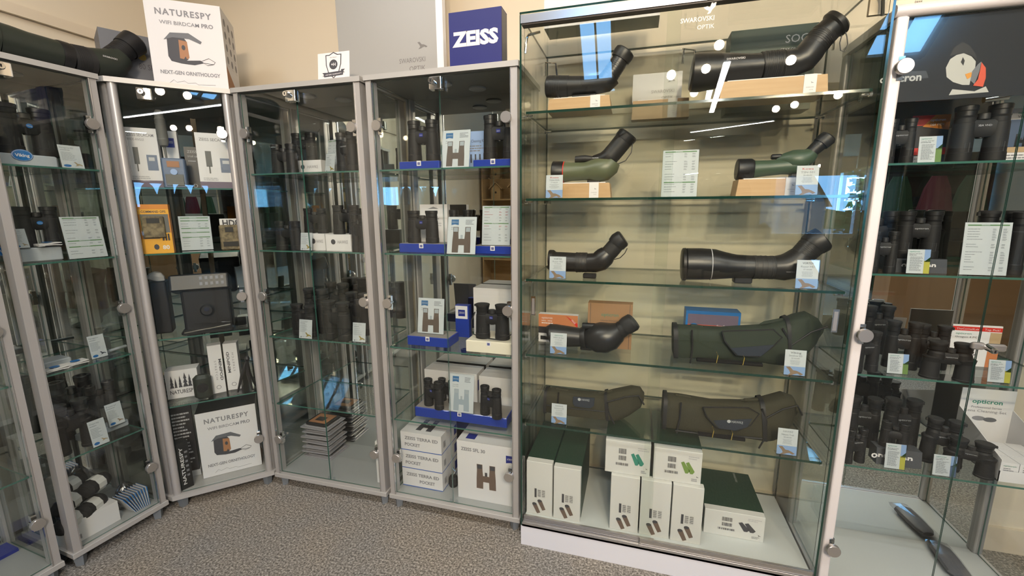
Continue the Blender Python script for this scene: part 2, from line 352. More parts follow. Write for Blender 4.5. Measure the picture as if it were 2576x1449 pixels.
for i in range(330):
    lv = rnd.choice((1.2, 1.55, 1.9, 2.25, 2.6, 2.95, 3.2)); a = rnd.uniform(0, 6.28); R = (3.6 - lv) * .42 * rnd.uniform(.1, 1) + .05; c = Vector((R * math.cos(a), R * math.sin(a), lv + .25 * R + rnd.uniform(-.04, .04)))
    d = Vector((rnd.uniform(-1, 1), rnd.uniform(-1, 1), rnd.uniform(-.1, .3))).normalized() * rnd.uniform(.06, .15); e = Vector((-d.y, d.x, rnd.uniform(-.3, .3))) * .4
    mb.add([tuple(c - d - e), tuple(c + d - e), tuple(c + d + e), tuple(c - d + e)], [(0, 1, 2, 3)], 'leaf')
mb.build('foliage', root)
root = thing('car', 'pale grey car parked outside the rear window, mirrored in the glass', 'car', (6.3, -11.5, -1.0), .2)
mb = MB(); pr = [(-2.0, .3), (2.0, .3), (2.05, .75), (1.2, .9), (.7, 1.38), (-.9, 1.42), (-1.6, .98), (-2.05, .85)]; mb.poly(pr, -.8, 'car_paint', 1.6); mb.build('car_body', root)
mb = MB(); mb.poly([(1.08, .93), (.62, 1.32), (-.82, 1.35), (-1.42, 1.0)], -.81, 'lens', 1.62); mb.build('side_windows', root)
for x in (-1.3, 1.3):
    for y in (-.72, .72): mb = MB(); mb.lathe((x, y - .1, .32), (x, y + .1, .32), [(0, .32), (1, .32)], 'black', 16); mb.build('wheel', root)

# ------------------------------------------------------------------ ceiling lamps (seen in the reflections, plus two added fill lamps)
def refl_pt(px, py, plane, Y):
    """where a reflection seen at a pixel in the glass plane y=plane really is, at depth Y"""
    r = ray(px, py); t = plane / r.y; p = EYEV + r * t; d = Vector((r.x, -r.y, r.z)); k = (Y - p.y) / d.y; return p + d * k
def spot(p, aim, label, energy):
    root = thing('spotlight', label, 'spotlight', tuple(p), 0, 'spotlights on the ceiling rails')
    d = (Vector(aim) - p).normalized()
    mb = MB(); mb.lathe(tuple(-d * .07), tuple(d * .02), [(0, .018), (.3, .03), (1, .042)], 'lamp_white', 16, cap=False); mb.build('lamp_shade', root)
    mb = MB(); mb.lathe(tuple(d * .003), tuple(d * .012), [(0, .03), (1, .027)], 'lamp_glow', 16); mb.build('bulb', root)
    mb = MB(); mb.tube([(0, 0, .02), (0, 0, .16)], .006, 'lamp_white', 6); mb.build('stem', root)
    l = bpy.data.lights.new('spot_light', 'SPOT'); l.energy = energy; l.color = (1, .80, .58); l.spot_size = math.radians(95); l.spot_blend = .8; l.shadow_soft_size = .035
    o = bpy.data.objects.new('spot_light', l); col.objects.link(o); o.location = p + d * .03; o.rotation_euler = d.to_track_quat('-Z', 'Y').to_euler()
SPE = 40
la = [refl_pt(1690, 185, 1.4585, -1.4), refl_pt(1810, 110, 1.4585, -1.1), refl_pt(1780, 170, 1.4585, -1.4), refl_pt(1990, 148, 1.4585, -1.4)]
tg = [(-.2, 1.6, 1.2), (.3, 1.7, 1.3), (-1.2, 1.6, 1.2), (.9, 1.6, 1.0)]
nm = ['spotlight reflected between the two top shelf scopes', 'highest spotlight reflected just under the white glass lettering', 'spotlight reflected on the big scope near its objective', 'spotlight reflected at the rear of the big top scope']
for p, a, n in zip(la, tg, nm): spot(p, a, n, SPE * 1.6)
zr = la[0].z + .16
mb = MB(); mb.box(-.3, 1.9, -1.415, -1.385, zr, zr + .03, 'lamp_white'); solo('ceiling_rail', mb, 'white lighting rail carrying the spotlights over the shop floor', 'lighting rail')
lb = [Vector((1.46, -2.87, 2.40)), Vector((1.62, -2.80, 2.42)), Vector((1.98, -2.66, 2.46))]
for p, a, n in zip(lb, [(-2.2, 1.8, 1.2), (-1.2, 1.6, 1.2), (-2, .8, 1.2)], ['leftmost of three spotlights reflected in the corner cabinet', 'middle one of three spotlights reflected in the corner cabinet', 'rightmost of three spotlights reflected in the corner cabinet']): spot(p, a, n, SPE)
mb = MB(); mb.box(1.3, 2.2, -2.86, -2.83, 2.58, 2.61, 'lamp_white'); solo('ceiling_rail', mb, 'short lighting rail reflected in the corner cabinet', 'lighting rail')
def pendant(a, b, label):
    mb = MB(); d = (b - a).normalized(); s = Vector((-d.y, d.x, 0)) * .02; q = [a - s, a + s, b + s, b - s]
    mb.add([tuple(p) for p in q] + [tuple(p + UP * .05) for p in q], [(4, 5, 6, 7), (0, 1, 5, 4), (1, 2, 6, 5), (2, 3, 7, 6), (3, 0, 4, 7)], 'lamp_white'); mb.add([tuple(p - UP * .001) for p in q], [(3, 2, 1, 0)], 'tube_glow')
    for p in (a, b): mb.tube([tuple(p + UP * .05), tuple(p + UP * .9)], .003, 'lamp_white', 5)
    solo('pendant_light', mb, label, 'lamp', group='linear pendant lights')
    m_ = (a + b) / 2; area('pendant_glow', (m_.x, m_.y, m_.z - .01), (0, 0, math.atan2(d.y, d.x)), (b - a).length, .05, 22, (1, .97, .94))
pendant(Vector((.60, -.91, 2.4)), Vector((.77, -2.81, 2.4)), 'long linear pendant light reflected as the slanting strip')
pendant(Vector((-1.9, .35, 2.78)), Vector((-.1, .35, 2.78)), 'added fill light shaped as a pendant, out of view over the silver cabinets')  # unseen extra lamp, added to brighten the room
pendant(Vector((.5, .2, 2.78)), Vector((2.3, .2, 2.78)), 'added fill light shaped as a pendant, out of view over the tall glass case')  # second added fill lamp, placed clear of the reflections
pendant(Vector((.69, -4.2, 2.4)), Vector((1.62, -3.6, 2.4)), 'linear pendant light reflected as the level strip below the first shelf')

# ------------------------------------------------------------------ cabinets
def knob_mb():
    mb = MB(); mb.lathe((0, -.014, 0), (0, 0, 0), [(0, .0185), (.15, .0198), (.9, .0198), (1, .0185)], 'knob', 24)
    mb.lathe((0, 0, 0), (0, .028, 0), [(0, .009), (1, .009)], 'chrome', 12); mb.box(-.007, .007, .010, .024, -.03, .03, 'chrome'); return mb
KNOB = None
def add_knobs(root, xs_, dep, zs=(1.62, .936, .252)):
    global KNOB
    doors_ = [c for c in root.children if c.name.startswith('glass_door')]; base = root
    for x in xs_:
        root = min(doors_, key=lambda c: abs(sum(v.co.x for v in c.data.vertices) / 8 - x))
        for z in zs:
            if KNOB is None: k = knob_mb().build('hinge_knob', root); KNOB = k
            else: k = bpy.data.objects.new('hinge_knob', KNOB.data); col.objects.link(k); k.parent = root
            k.location = (x, dep, z)
def lock(root, x, z=1.748, dep=0.0):
    doors_ = [c for c in root.children if c.name.startswith('glass_door')]; root = min(doors_, key=lambda c: abs(sum(v.co.x for v in c.data.vertices) / 8 - x))
    mb = MB(); mb.rbox(x - .024, x + .024, dep - .012, dep + .016, z - .021, z + .021, 'chrome', .003)
    mb.lathe((x - .008, dep - .030, z + .004), (x - .008, dep - .01, z + .004), [(0, .009), (.2, .0115), (1, .0115)], 'chrome', 16); mb.rect(x - .010, x - .006, z, z + .009, dep - .0305, 'black')
    mb.build('lock', root)
def pane(root, name, x0, x1, y0, y1, z0, z1, m, e='glass_edge', par=None):
    """glass sheet: big faces clear, thin faces edge coloured"""
    dx, dy, dz = x1 - x0, y1 - y0, z1 - z0; s = {}
    if dz < dx and dz < dy: s = dict(f=e, b=e, l=e, r=e)
    elif dy < dx: s = dict(l=e, r=e, t=e, d=e)
    else: s = dict(f=e, b=e, t=e, d=e)
    mb = MB(); mb.box(x0, x1, y0, y1, z0, z1, m, s); return mb.build(name, par or root)
def cabinet(name, label, F, w, dep, doors, shelves, locks, hinges, mir=.323, group='silver framed display cabinets'):
    root = thing(name, label, 'display cabinet', tuple(F.o), F.a, group)
    mb = MB(); mb.rbox(0, w, 0, dep, .05, .070, 'silver_board', .002); mb.box(.01, w - .01, .03, mir, .070, .0705, 'inner_board'); mb.build('base_board', root)
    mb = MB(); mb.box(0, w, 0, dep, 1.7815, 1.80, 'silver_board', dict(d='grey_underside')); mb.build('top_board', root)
    pw, pd = .022, .042
    for x, s in ((.006, 1), (w - .006 - pw, -1)):
        mb = MB(); mb.box(x, x + pw, .006, .006 + pd, .070, 1.7815, 'silver_post'); xi = x + pw if s > 0 else x
        mb.box(min(xi, xi + s * .003), max(xi, xi + s * .003), .003, .012, .072, 1.78, 'alu'); mb.build('front_post', root)
        mb = MB(); mb.box(x, x + pw, dep - pd, dep - .004, .070, 1.7815, 'silver_post'); mb.build('rear_post', root)
        xs0 = x + .009
        pane(root, 'side_pane', xs0, xs0 + .004, .006 + pd, dep - pd, .0712, 1.7805, 'door_glass')
    mb = MB(); mb.box(.028, w - .028, mir, mir + .004, .071, 1.781, 'silver_board', dict(f='mirror')); mb.build('mirror_back', root)
    for x in (.03, w - .03):
        for y in (.03, dep - .04):
            mb = MB(); mb.lathe((x, y, 0), (x, y, .05), [(0, .016), (1, .022)], 'foot_plastic', 4); mb.build('foot', root)
    g = .0285; 
    if doors == 1: spans = [(g, w - g)]
    else: spans = [(g, w / 2 - .0015), (w / 2 + .0015, w - g)]
    for a, b in spans: pane(root, 'glass_door', a, b, .018, .022, .0735, 1.778, 'door_glass')
    for z in shelves: pane(root, 'glass_shelf', g + .001, w - g - .001, .030, mir - .002, z - .006, z, 'shelf_glass')
    add_knobs(root, hinges, .006)
    for x in locks: lock(root, x)
    if doors == 2:
        mb = MB()
        for x in (w / 2 - .018, w / 2 + .008): mb.box(x, x + .010, .023, .030, .0706, .082, 'acrylic')
        mb.build('door_stop', root)
    for x, y in ((w * .45, .12), (w * .62, .22)) if doors == 2 else ((w * .5, .18),):
        mb = MB(); mb.lathe((x, y, 1.774), (x, y, 1.7814), [(0, .028), (.3, .034), (1, .034)], 'light_grey', 24); mb.build('downlight', root)
    return root
SH = (Z1, Z2, Z3, Z4)
cabinet('display_cabinet', 'silver framed glass cabinet cut off by the left edge of the photo', F0, .60, .345, 2, SH, (), (.055, .555))
cabinet('display_cabinet', 'narrow silver glass cabinet under the long spotting scope, black knit rolls at its foot', F1, .326, .345, 1, SH, (.070,), (.283,))
cabinet('display_cabinet', 'two door silver glass cabinet with stacked clear trays at its foot', F3, .602, .345, 2, SH, (.297,), (.048, .555))
cabinet('display_cabinet', 'two door silver glass cabinet with blue stands, beside the tall frameless case', F4, .599, .345, 2, SH, (.297,), (.048, .555))
# corner cabinet: five sided plan, drawn in room axes
root = thing('corner_cabinet', 'five sided corner cabinet with rounded pillars, birdcam box on its top', 'display cabinet', tuple(F2.o), F2.a, 'silver framed display cabinets')
A_ = Vector((-1.9125, 1.2297)); PL = [(-1.9125, 1.2297), (-1.6337, 1.508), (-1.634, 1.846), (-2.262, 1.846), (-2.262, 1.2297)]
def l2(p): d = Vector((p[0], p[1], 0)) - F2.o; return (d.dot(F2.x), d.dot(F2.n))
PLl = [l2(p) for p in PL]; cxx = sum(p[0] for p in PLl) / 5; cyy = sum(p[1] for p in PLl) / 5
def prism5(mb, z0, z1, m, sc_=1.0, md=None):
    v = [(cxx + (p[0] - cxx) * sc_, cyy + (p[1] - cyy) * sc_) for p in PLl]
    mb.add([(a, b, z0) for a, b in v] + [(a, b, z1) for a, b in v], [(5, 6, 7, 8, 9)] + [(i, (i + 1) % 5, 5 + (i + 1) % 5, 5 + i) for i in range(5)], m); mb.add([(a, b, z0) for a, b in v], [(4, 3, 2, 1, 0)], md or m)
mb = MB(); prism5(mb, .05, .07, 'silver_board'); mb.build('base_board', root)
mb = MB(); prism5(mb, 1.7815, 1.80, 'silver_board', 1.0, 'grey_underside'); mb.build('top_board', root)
WC = .3939
for x in (.017, WC - .017):
    mb = MB(); mb.lathe((x, .020, .07), (x, .020, 1.7815), [(0, .0150), (1, .0150)], 'silver_post', 20); mb.build('round_post', root)
for (a, b) in ((4, 0), (1, 2)):
    P = Vector(PLl[a]); Q = Vector(PLl[b]); d = (Q - P).normalized(); n = Vector((-d.y, d.x)); 
    for t0, t1, nm_, m_, th in ((.012, .045, 'side_post', 'silver_post', .02), (.05, (Q - P).length - .055, 'side_pane', 'door_glass', .004), ((Q - P).length - .05, (Q - P).length - .02, 'side_post', 'silver_post', .02)):
        a0 = P + d * t0 + n * .012; a1 = P + d * t1 + n * .012; mb = MB()
        mb.add([(p.x, p.y, z) for z in (.0705, 1.781) for p in (a0, a1, a1 + n * th, a0 + n * th)], [(0, 1, 5, 4), (1, 2, 6, 5), (2, 3, 7, 6), (3, 0, 4, 7), (3, 2, 1, 0), (4, 5, 6, 7)], m_); mb.build(nm_, root)
for (a, b) in ((2, 3), (3, 4)):
    P = Vector(PLl[a]); Q = Vector(PLl[b]); d = (Q - P).normalized(); n = Vector((-d.y, d.x)); mb = MB()
    a0 = P + d * .03 + n * .014; a1 = Q - d * .03 + n * .014
    mb.add([(p.x, p.y, z) for z in (.0705, 1.781) for p in (a0, a1, a1 - n * .006, a0 - n * .006)], [(0, 1, 5, 4)], 'mirror'); mb.add([(p.x, p.y, z) for z in (.0705, 1.781) for p in (a1 - n * .001, a0 - n * .001, a0 - n * .006, a1 - n * .006)], [(2, 3, 7, 6)], 'silver_board'); mb.build('mirror_back', root)
pane(root, 'glass_door', .036, WC - .036, .018, .022, .0735, 1.778, 'door_glass')
for z in ZC:
    mb = MB(); v = [(.040, .030), (WC - .04, .030)] + [(cxx + (p[0] - cxx) * .93, cyy + (p[1] - cyy) * .93) for p in PLl[2:]]; k = 5
    v = [(.036, .027), (WC - .036, .027), (cxx + (PLl[1][0] + .03 - cxx) * .9, .09), *[(cxx + (p[0] - cxx) * .93, cyy + (p[1] - cyy) * .93) for p in PLl[2:]], (cxx + (PLl[0][0] - .03 - cxx) * .9, .09)]; k = len(v)
    mb.add([(a, b, z) for a, b in v], [tuple(range(k))], 'shelf_glass'); mb.add([(a, b, z - .006) for a, b in v], [tuple(range(k))[::-1]], 'shelf_glass')
    mb.add([(a, b, zz) for zz in (z - .006, z) for a, b in v], [(i, (i + 1) % k, k + (i + 1) % k, k + i) for i in range(k)], 'glass_edge'); mb.build('glass_shelf', root)
add_knobs(root, (WC - .045,), .006); lock(root, .115)
mb = MB(); mb.lathe((.25, .2, 1.774), (.25, .2, 1.7814), [(0, .028), (.3, .034), (1, .034)], 'light_grey', 24); mb.build('downlight', root)
for x, y in ((.03, .03), (WC - .03, .03), (WC * .5, .6), (-.15, .27), (WC + .15, .27)): mb = MB(); mb.lathe((x, y, 0), (x, y, .05), [(0, .016), (1, .022)], 'foot_plastic', 4); mb.build('foot', root)

# tall frameless glass case
GW, GD, GH = 1.005, .43, 1.922
root = thing('glass_case', 'tall frameless glass showcase on a white plinth with sliding doors', 'display case', tuple(F5.o), 0)
mb = MB(); mb.box(0, GW, .002, GD, 0, .086, 'plinth_white'); mb.box(.01, GW - .01, .03, GD - .01, .086, .1105, 'base_white'); mb.build('plinth', root)
mb = MB(); mb.box(.006, GW - .006, -.002, .030, .086, .094, 'alu_dull'); mb.box(.006, GW - .006, -.002, .001, .086, .103, 'alu'); mb.box(.006, GW - .006, .014, .016, .094, .104, 'alu'); mb.build('bottom_track', root)
mb = MB(); mb.box(.008, GW * .475 + .02, .018, .026, .094, .118, 'alu_dull'); mb.build('door_shoe', root)
mb = MB(); mb.box(GW * .445, GW - .008, .003, .011, .096, .125, 'alu_dull'); mb.box(GW * .445, GW - .008, .0025, .0035, .120, .125, 'alu'); mb.build('door_shoe', root)
mb = MB(); mb.box(.004, GW - .004, -.004, .032, GH - .034, GH - .010, 'alu'); mb.box(.006, GW - .006, .0, .030, GH - .038, GH - .034, 'dark_frame'); mb.build('top_track', root)
ed = 'glass_edge_dark'
pane(root, 'side_pane', 0, .006, .0, GD, .087, GH - .008, 'case_glass', ed); pane(root, 'side_pane', GW - .006, GW, .0, GD, .087, GH - .008, 'case_glass', ed)
pane(root, 'back_pane', .007, GW - .007, GD - .006, GD, .111, GH - .008, 'case_glass', ed)
pane(root, 'top_pane', 0, GW, .0, GD, GH - .006, GH, 'case_glass', ed)
MEET0, MEET1 = .447, .486
SD = []
for a, b, y in ((.010, MEET1, .020), (MEET0, GW - .010, .006)): SD.append(pane(root, 'sliding_door', a, b, y, y + .004, .112, GH - .036, 'case_glass', ed))
for x, z, y in ((.0435, .968, .017), (GW - .040, .978, .003)):
    mb = MB(); mb.box(x - .008, x + .008, y - .001, y + .003, z - .035, z + .035, 'chrome'); mb.box(x - .005, x + .005, y - .0015, y - .0008, z - .030, z + .028, 'alu_dull'); mb.build('door_pull', SD[0 if x < .5 else 1])
for z in ZG:
    pane(root, 'glass_shelf', .012, GW - .012, .034, GD - .016, z - .008, z, 'case_glass', ed)
    for x in (.012, GW - .012):
        for y in (.05, GD - .05):
            s = 1 if x < .5 else -1; mb = MB(); mb.lathe((x - s * .006, y, z - .012), (x + s * .022, y, z - .012), [(0, .007), (.25, .007), (.3, .004), (.9, .004), (1, .006)], 'chrome', 10); mb.build('shelf_peg', root)
# chrome corner clamps
for x, s in ((.006, 1), (GW * .52, 1), (GW - .006, -1)):
    for y in (.05, GD - .03):
        if abs(x - GW * .52) < .01 and y < .1: continue
        z = GH - .05 if y < .1 else GH - .03
        mb = MB(); mb.tube([(x, y, z - .055), (x + s * .004, y, z - .01), (x + s * .012, y, z), (x + s * .05, y, z + .005)] if y < .1 else [(x, y - .03, z - .06), (x, y - .03, z - .01), (x + s * .04, y - .01, z - .01), (x + s * .045, y, z - .06)], .0045, 'chrome', 8)
        mb.build('corner_clamp', root)
# white lettering and bird emblem on the glass
x0, z0_ = F5.hit(1712, 55, .004)[0], F5.hit(1755, 62, .004)[1]; x1 = F5.hit(1797, 45, .004)[0]
mb = MB(); yl = .0052; sl = .06
mb.text('SWAROVSKI', (x0 + x1) / 2, F5.hit(1755, 54, .004)[1], yl, .0125, 'white', width=(x1 - x0), bold=.01)
mb.text('OPTIK', F5.hit(1797, 70, .004)[0], F5.hit(1773, 72, .004)[1], yl, .0115, 'white', 'R')
bx, bz = F5.hit(1790, 20, .004); k = .00105
mb.poly([(bx + a * k, bz + b * k) for a, b in ((-20, 4), (-10, 6), (-4, 2), (0, 14), (8, 30), (4, 10), (14, 22), (10, 4), (2, -4), (-2, -12), (-10, -14), (-6, -6), (-14, -2))], yl, 'white')
mb.build('glass_lettering', SD[1])

# right cabinet, white framed, with the bird poster header
CW, CD = .615, .33
root = thing('display_cabinet', 'white framed glass cabinet with puffin poster header, right of the tall case', 'display cabinet', tuple(F6.o), 0, 'silver framed display cabinets')
mb = MB(); mb.rbox(0, CW, 0, CD, .05, .075, 'white_post', .002); mb.box(.02, CW - .02, .03, .315, .075, .0756, 'base_white'); mb.build('base_board', root)
mb = MB(); mb.tube([(-.004, .012, 1.815), (CW + .004, .012, 1.815)], .016, 'white_post', 14); mb.box(0, CW, .01, CD, 1.800, 1.826, 'white_post'); mb.build('top_board', root)
for x in (0, CW - .028):
    for y, nme in ((.0, 'front_post'), (CD - .035, 'rear_post')):
        mb = MB(); mb.rbox(x, x + .028, y, y + .035, .075, 1.80, 'white_post' if y == 0 else 'silver_post', .006); mb.build(nme, root)
    pane(root, 'side_pane', x + .012, x + .016, .036, CD - .036, .076, 1.799, 'door_glass')
mb = MB(); mb.box(.028, CW - .028, .315, .319, .0762, 1.799, 'silver_board', dict(f='mirror')); mb.build('mirror_back', root)
for a, b in ((.030, CW / 2 - .0015), (CW / 2 + .0015, CW - .03)): pane(root, 'glass_door', a, b, .012, .016, .079, 1.797, 'door_glass')
for z in ZO: pane(root, 'glass_shelf', .031, CW - .031, .030, .313, z - .006, z, 'shelf_glass')
add_knobs(root, (.022,), -.012, (1.671, .94, .221))
for x in (.03, CW - .03):
    for y in (.03, CD - .04): mb = MB(); mb.lathe((x, y, 0), (x, y, .05), [(0, .016), (1, .022)], 'foot_plastic', 4); mb.build('foot', root)
# header poster boards inside the doors
HZ = 1.590
pst = MB(); pst.box(.030, CW - .03, .022, .026, HZ, 1.798, 'poster_dark')
yy = .0215
def pp(px, py, dep=.0215): return F6.hit(px, py, dep)
def ppoly(mb, pts, m, dep=yy, F=None):
    Fx = F or F6; mb.poly([Fx.hit(a, b, dep) for a, b in pts], dep, m)
ppoly(pst, [(2262, 180), (2330, 178), (2336, 196), (2262, 205)], 'poster_mid', yy)
sc4 = lambda L: [(2200 + a / 5.572, b / 5.572) for a, b in L]
ppoly(pst, sc4([(1000, 950), (1060, 830), (1150, 770), (1250, 745), (1360, 790), (1420, 860), (1410, 960), (1350, 1100), (1330, 1190), (1230, 1190), (1100, 1150), (1010, 1080)]), 'puffin_white', yy)
ppoly(pst, sc4([(1050, 790), (1120, 660), (1240, 590), (1340, 640), (1420, 760), (1440, 850), (1360, 780), (1250, 740), (1150, 765)]), 'black', yy - .0002)
ppoly(pst, sc4([(1210, 870), (1240, 800), (1265, 850), (1245, 920)]), 'black', yy - .0004)
ppoly(pst, sc4([(1270, 1040), (1360, 1010), (1370, 1070), (1300, 1110)]), 'puffin_orange', yy - .0004)
ppoly(pst, sc4([(1345, 1130), (1370, 1000), (1450, 900), (1500, 860), (1470, 1000), (1400, 1180)]), 'puffin_grey', yy - .0006)
ppoly(pst, sc4([(1380, 1200), (1450, 1110), (1480, 980), (1500, 870), (1560, 950), (1560, 1090), (1520, 1215)]), 'puffin_red', yy - .0008)
ppoly(pst, sc4([(1040, 1335), (1090, 1250), (1400, 1280), (1560, 1210), (1600, 1290)]), 'puffin_white', yy - .0003)
x, z = pp(2317, 202); pst.text('opticron', x, z, yy - .0005, .019, 'logo_grey', 'R', bold=.03)
pst.build('poster_header', root)
mb = MB(); mb.T = Matrix.Rotation(-math.pi / 2, 4, 'Z')
mb.box(-.29, -.036, .018, .021, HZ + .02, 1.798, 'poster_dark'); mb.text('op', -.215, HZ + .045, .0178, .019, 'logo_grey', 'L', bold=.03); mb.build('side_poster', root)
# lever lock in the middle
lx, lz = F6.hit(2478, 872, 0); mb = MB()
mb.rbox(lx - .030, lx + .001, -.004, .011, lz - .010, lz + .010, 'knob', .006); mb.rbox(lx + .004, lx + .048, -.004, .011, lz - .012, lz + .008, 'knob', .006)
mb.lathe((lx + .003, -.034, lz - .004), (lx + .003, 0, lz - .001), [(0, .0065), (.15, .0085), (1, .0085)], 'chrome', 16); mb.rect(lx + .001, lx + .0045, lz - .008, lz, -.0345, 'black'); mb.build('lever_lock', root)
lx, lz = F6.hit(2500, 250, .028); mb = MB(); mb.lathe((lx - .02, .03, lz), (lx + .03, .03, lz + .006), [(0, .008), (1, .008)], 'chrome', 12); mb.box(lx + .01, lx + .03, .024, .034, lz, lz + .03, 'chrome'); mb.build('door_catch', root)

# ------------------------------------------------------------------ product builders (fronts face -y)
_bino = {}
def bino_parts(kind):
    """unit height binocular standing on its objectives, returns [(name, mesh builder)]"""
    P = []
    if kind in ('roof', 'caps', 'slim', 'porro'):
        sx = {'roof': .235, 'caps': .235, 'slim': .215, 'porro': .30}[kind]; R = {'roof': .165, 'caps': .17, 'slim': .15, 'porro': .185}[kind]
        for s in (-1, 1):
            x = s * sx; mb = MB()
            if kind == 'porro':
                mb.lathe((x, 0, 0), (x * .97, 0, .62), [(0, R), (.08, R * 1.02), (.1, R * .97), (.75, R * .86), (.95, R * .98), (1, R * .8)], 'black_rubber', 22)
                mb.lathe((x * .80, .0, .50), (x * .72, .0, .80), [(0, R * .5), (.2, R * .9), (.7, R * .85), (1, R * .6)], 'black_rubber', 20)
            else:
                mb.lathe((x, 0, 0), (x * .98, 0, .80), [(0, R * .97), (.03, R * 1.0), (.20, R * .99), (.22, R * .95), (.55, R * .93), (.72, R * .91), (.86, R * .89), (.88, R * .84), (1, R * .84)], 'black_rubber', 24)
                for q in range(3): mb.box(x - R * .2 + q * R * .2, x - R * .1 + q * R * .2, -R * .93, -R * .8, .12, .34, 'ribbed')
            P.append(('barrel', mb))
            mb = MB(); e = .98 if kind != 'porro' else .74
            mb.lathe((x * e, 0, .78), (x * e, 0, 1.0), [(0, R * .84), (.15, R * .90), (.18, R * .84), (.55, R * .86), (.6, R * .91), (.95, R * .93), (1, R * .88), (1, R * .55), (.8, R * .5)], 'black', 24); P.append(('eyecup', mb))
            if kind in ('caps', 'porro'):
                mb = MB(); mb.lathe((x * e, 0, .965), (x * e, 0, 1.015), [(0, R * .96), (.8, R * .97), (1, R * .88)], 'black_matt', 24); mb.box(x * e + s * R * .8, x * e + s * R * 1.15, -.03, .03, .93, .99, 'black_matt'); P.append(('rain_cap', mb))
        mb = MB(); zb, zt = (.44, .74) if kind != 'slim' else (.36, .66)
        mb.loft([[(x, y * (1 + .25 * abs(x) / sx), z) for y, z in [(-.085, zb), (-.105, zb + .05), (-.105, zt - .05), (-.08, zt), (.08, zt), (.1, zt - .05), (.1, zb + .05), (.08, zb)]] for x in (-sx, -sx * .5, 0, sx * .5, sx)], 'black_rubber', smooth=False)
        mb.lathe((0, -.02, zb - .02), (0, -.02, zt + .04), [(0, .055), (1, .055)], 'black', 14)
        P.append(('bridge', mb))
        mb = MB(); mb.lathe((0, -.03, .74), (0, -.03, .86), [(0, .07), (.1, .085), (.9, .085), (1, .07)], 'ribbed', 18); P.append(('focus_wheel', mb))
    return P
def bino(label, F, bx, dep, z=None, kind='roof', badge=None, rz=0, group=None, strap=False, x=None, h=None, yaw_extra=0, zs=1.0):
    """bx: pixel box x0,y0,x1,y1 on the plane dep behind the front of frame F"""
    if bx: x, w, zb, h = F.bb(*bx, dep, z)
    else: zb = z; w = h * .8
    root = thing('binoculars', label, 'binoculars', tuple(F.w(x, dep, zb)), F.a + rz, group)
    base_w = {'roof': .80, 'caps': .81, 'slim': .73, 'porro': .97}[kind]
    kx = max(.75 * h, min(w / base_w / max(math.cos(rz), .5), 1.35 * h))
    if kind not in _bino: _bino[kind] = [(n, mb, None) for n, mb in bino_parts(kind)]
    lst = _bino[kind]
    for i, (n, mb, me) in enumerate(lst):
        if me is None: o = mb.build(n, root); lst[i] = (n, mb, o.data)
        else: o = bpy.data.objects.new(n, me); col.objects.link(o); o.parent = root
        o.scale = (kx, kx if kx < h * 1.1 else h * 1.05, h)
    if badge:
        mb = MB(); yb = -.108 * min(kx, h * 1.05) * 1.04
        if badge == 'zeiss': mb.rect(-.05 * h, .05 * h, .60 * h, .68 * h, yb - .001, 'zeiss_flag'); mb.text('ZEISS', 0, .625 * h, yb - .0015, .02 * h, 'white', width=.08 * h)
        elif badge == 'viking': mb.disc(0, .60 * h, .06 * h, .045 * h, yb - .001, 'viking_blue'); mb.text('Viking', 0, .585 * h, yb - .0015, .025 * h, 'white', width=.09 * h)
        else: mb.text(badge, .0, .62 * h, yb - .001, .035 * h, 'light_grey', width=.24 * h)
        mb.build('badge', root)
    if strap:
        s = .42 * kx; mb = MB(); mb.tube([(-s, 0, .75 * h), (-s * 1.15, -.01, .5 * h), (-s * 1.1, -.02, .15 * h), (-s * .6, -.03, .01), (s * .5, -.04, .008), (s * 1.15, -.02, .2 * h), (s * 1.15, -.01, .5 * h), (s, 0, .75 * h)], .0025, 'black_cloth', 6); mb.build('strap', root)
    return root
def stand(label, F, bx, dep, z, ydeep=.09, logo=True, col_='blue', top='stand_grey', group='blue display stands', rz=0, tagx=0):
    x, w, zb, h = F.bb(*bx, dep, z)
    root = thing('display_stand', label, 'display stand', tuple(F.w(x, dep, zb)), F.a + rz, group)
    mb = MB(); mb.rbox(-w / 2, w / 2, 0, ydeep, 0, h - .001, col_, .003); mb.box(-w / 2 + .004, w / 2 - .004, .004, ydeep - .004, h - .001, h, top); blk = mb.build('block', root)
    if logo:
        s = min(.018, h * .9); mb = MB(); mb.box(tagx - s / 2, tagx + s / 2, -.0012, 0, h - s, h + .001, 'white'); mb.rect(tagx - s * .3, tagx + s * .3, h - s * .78, h - s * .28, -.0014, 'zeiss_flag'); mb.text('ZEISS', tagx, h - s * .6, -.0016, s * .16, 'white', width=s * .5); mb.build('logo_tag', blk)
    return root, zb + h, x
def leaf_mb(w, h, fn, lean=.18, thick=.0012):
    """a printed card leaning back in a clear holder; fn draws on the front"""
    card = MB(); card.T = Matrix.Rotation(-lean, 4, 'X'); card.box(-w / 2, w / 2, 0, thick, .002, h, 'paper_back', dict(f='white_card')); fn(card, w, h); 
    hold = MB(); hold.T = Matrix.Rotation(-lean, 4, 'X'); hold.box(-w / 2 - .0015, w / 2 + .0015, -.0022, -.0008, 0, h + .002, 'acrylic')
    hold.T = Matrix.Identity(4); hold.box(-w / 2 - .0015, w / 2 + .0015, -.002, .022, -.0000, .0015, 'acrylic')
    return card, hold
def card(label, F, bx, dep, z, fn, name='price_card', cat='card', rz=0, lean=.15, group=None, holder=True):
    x, w, zb, h = F.bb(*bx, dep, z)
    h = h / max(math.cos(lean), .7); w = w / max(math.cos(rz), .6)
    root = thing(name, label, cat, tuple(F.w(x, dep, zb)), F.a + rz, group)
    c, hd = leaf_mb(w, h, fn, lean)
    c.build('printed_card', root)
    if holder: hd.build('card_holder', root)
    return root
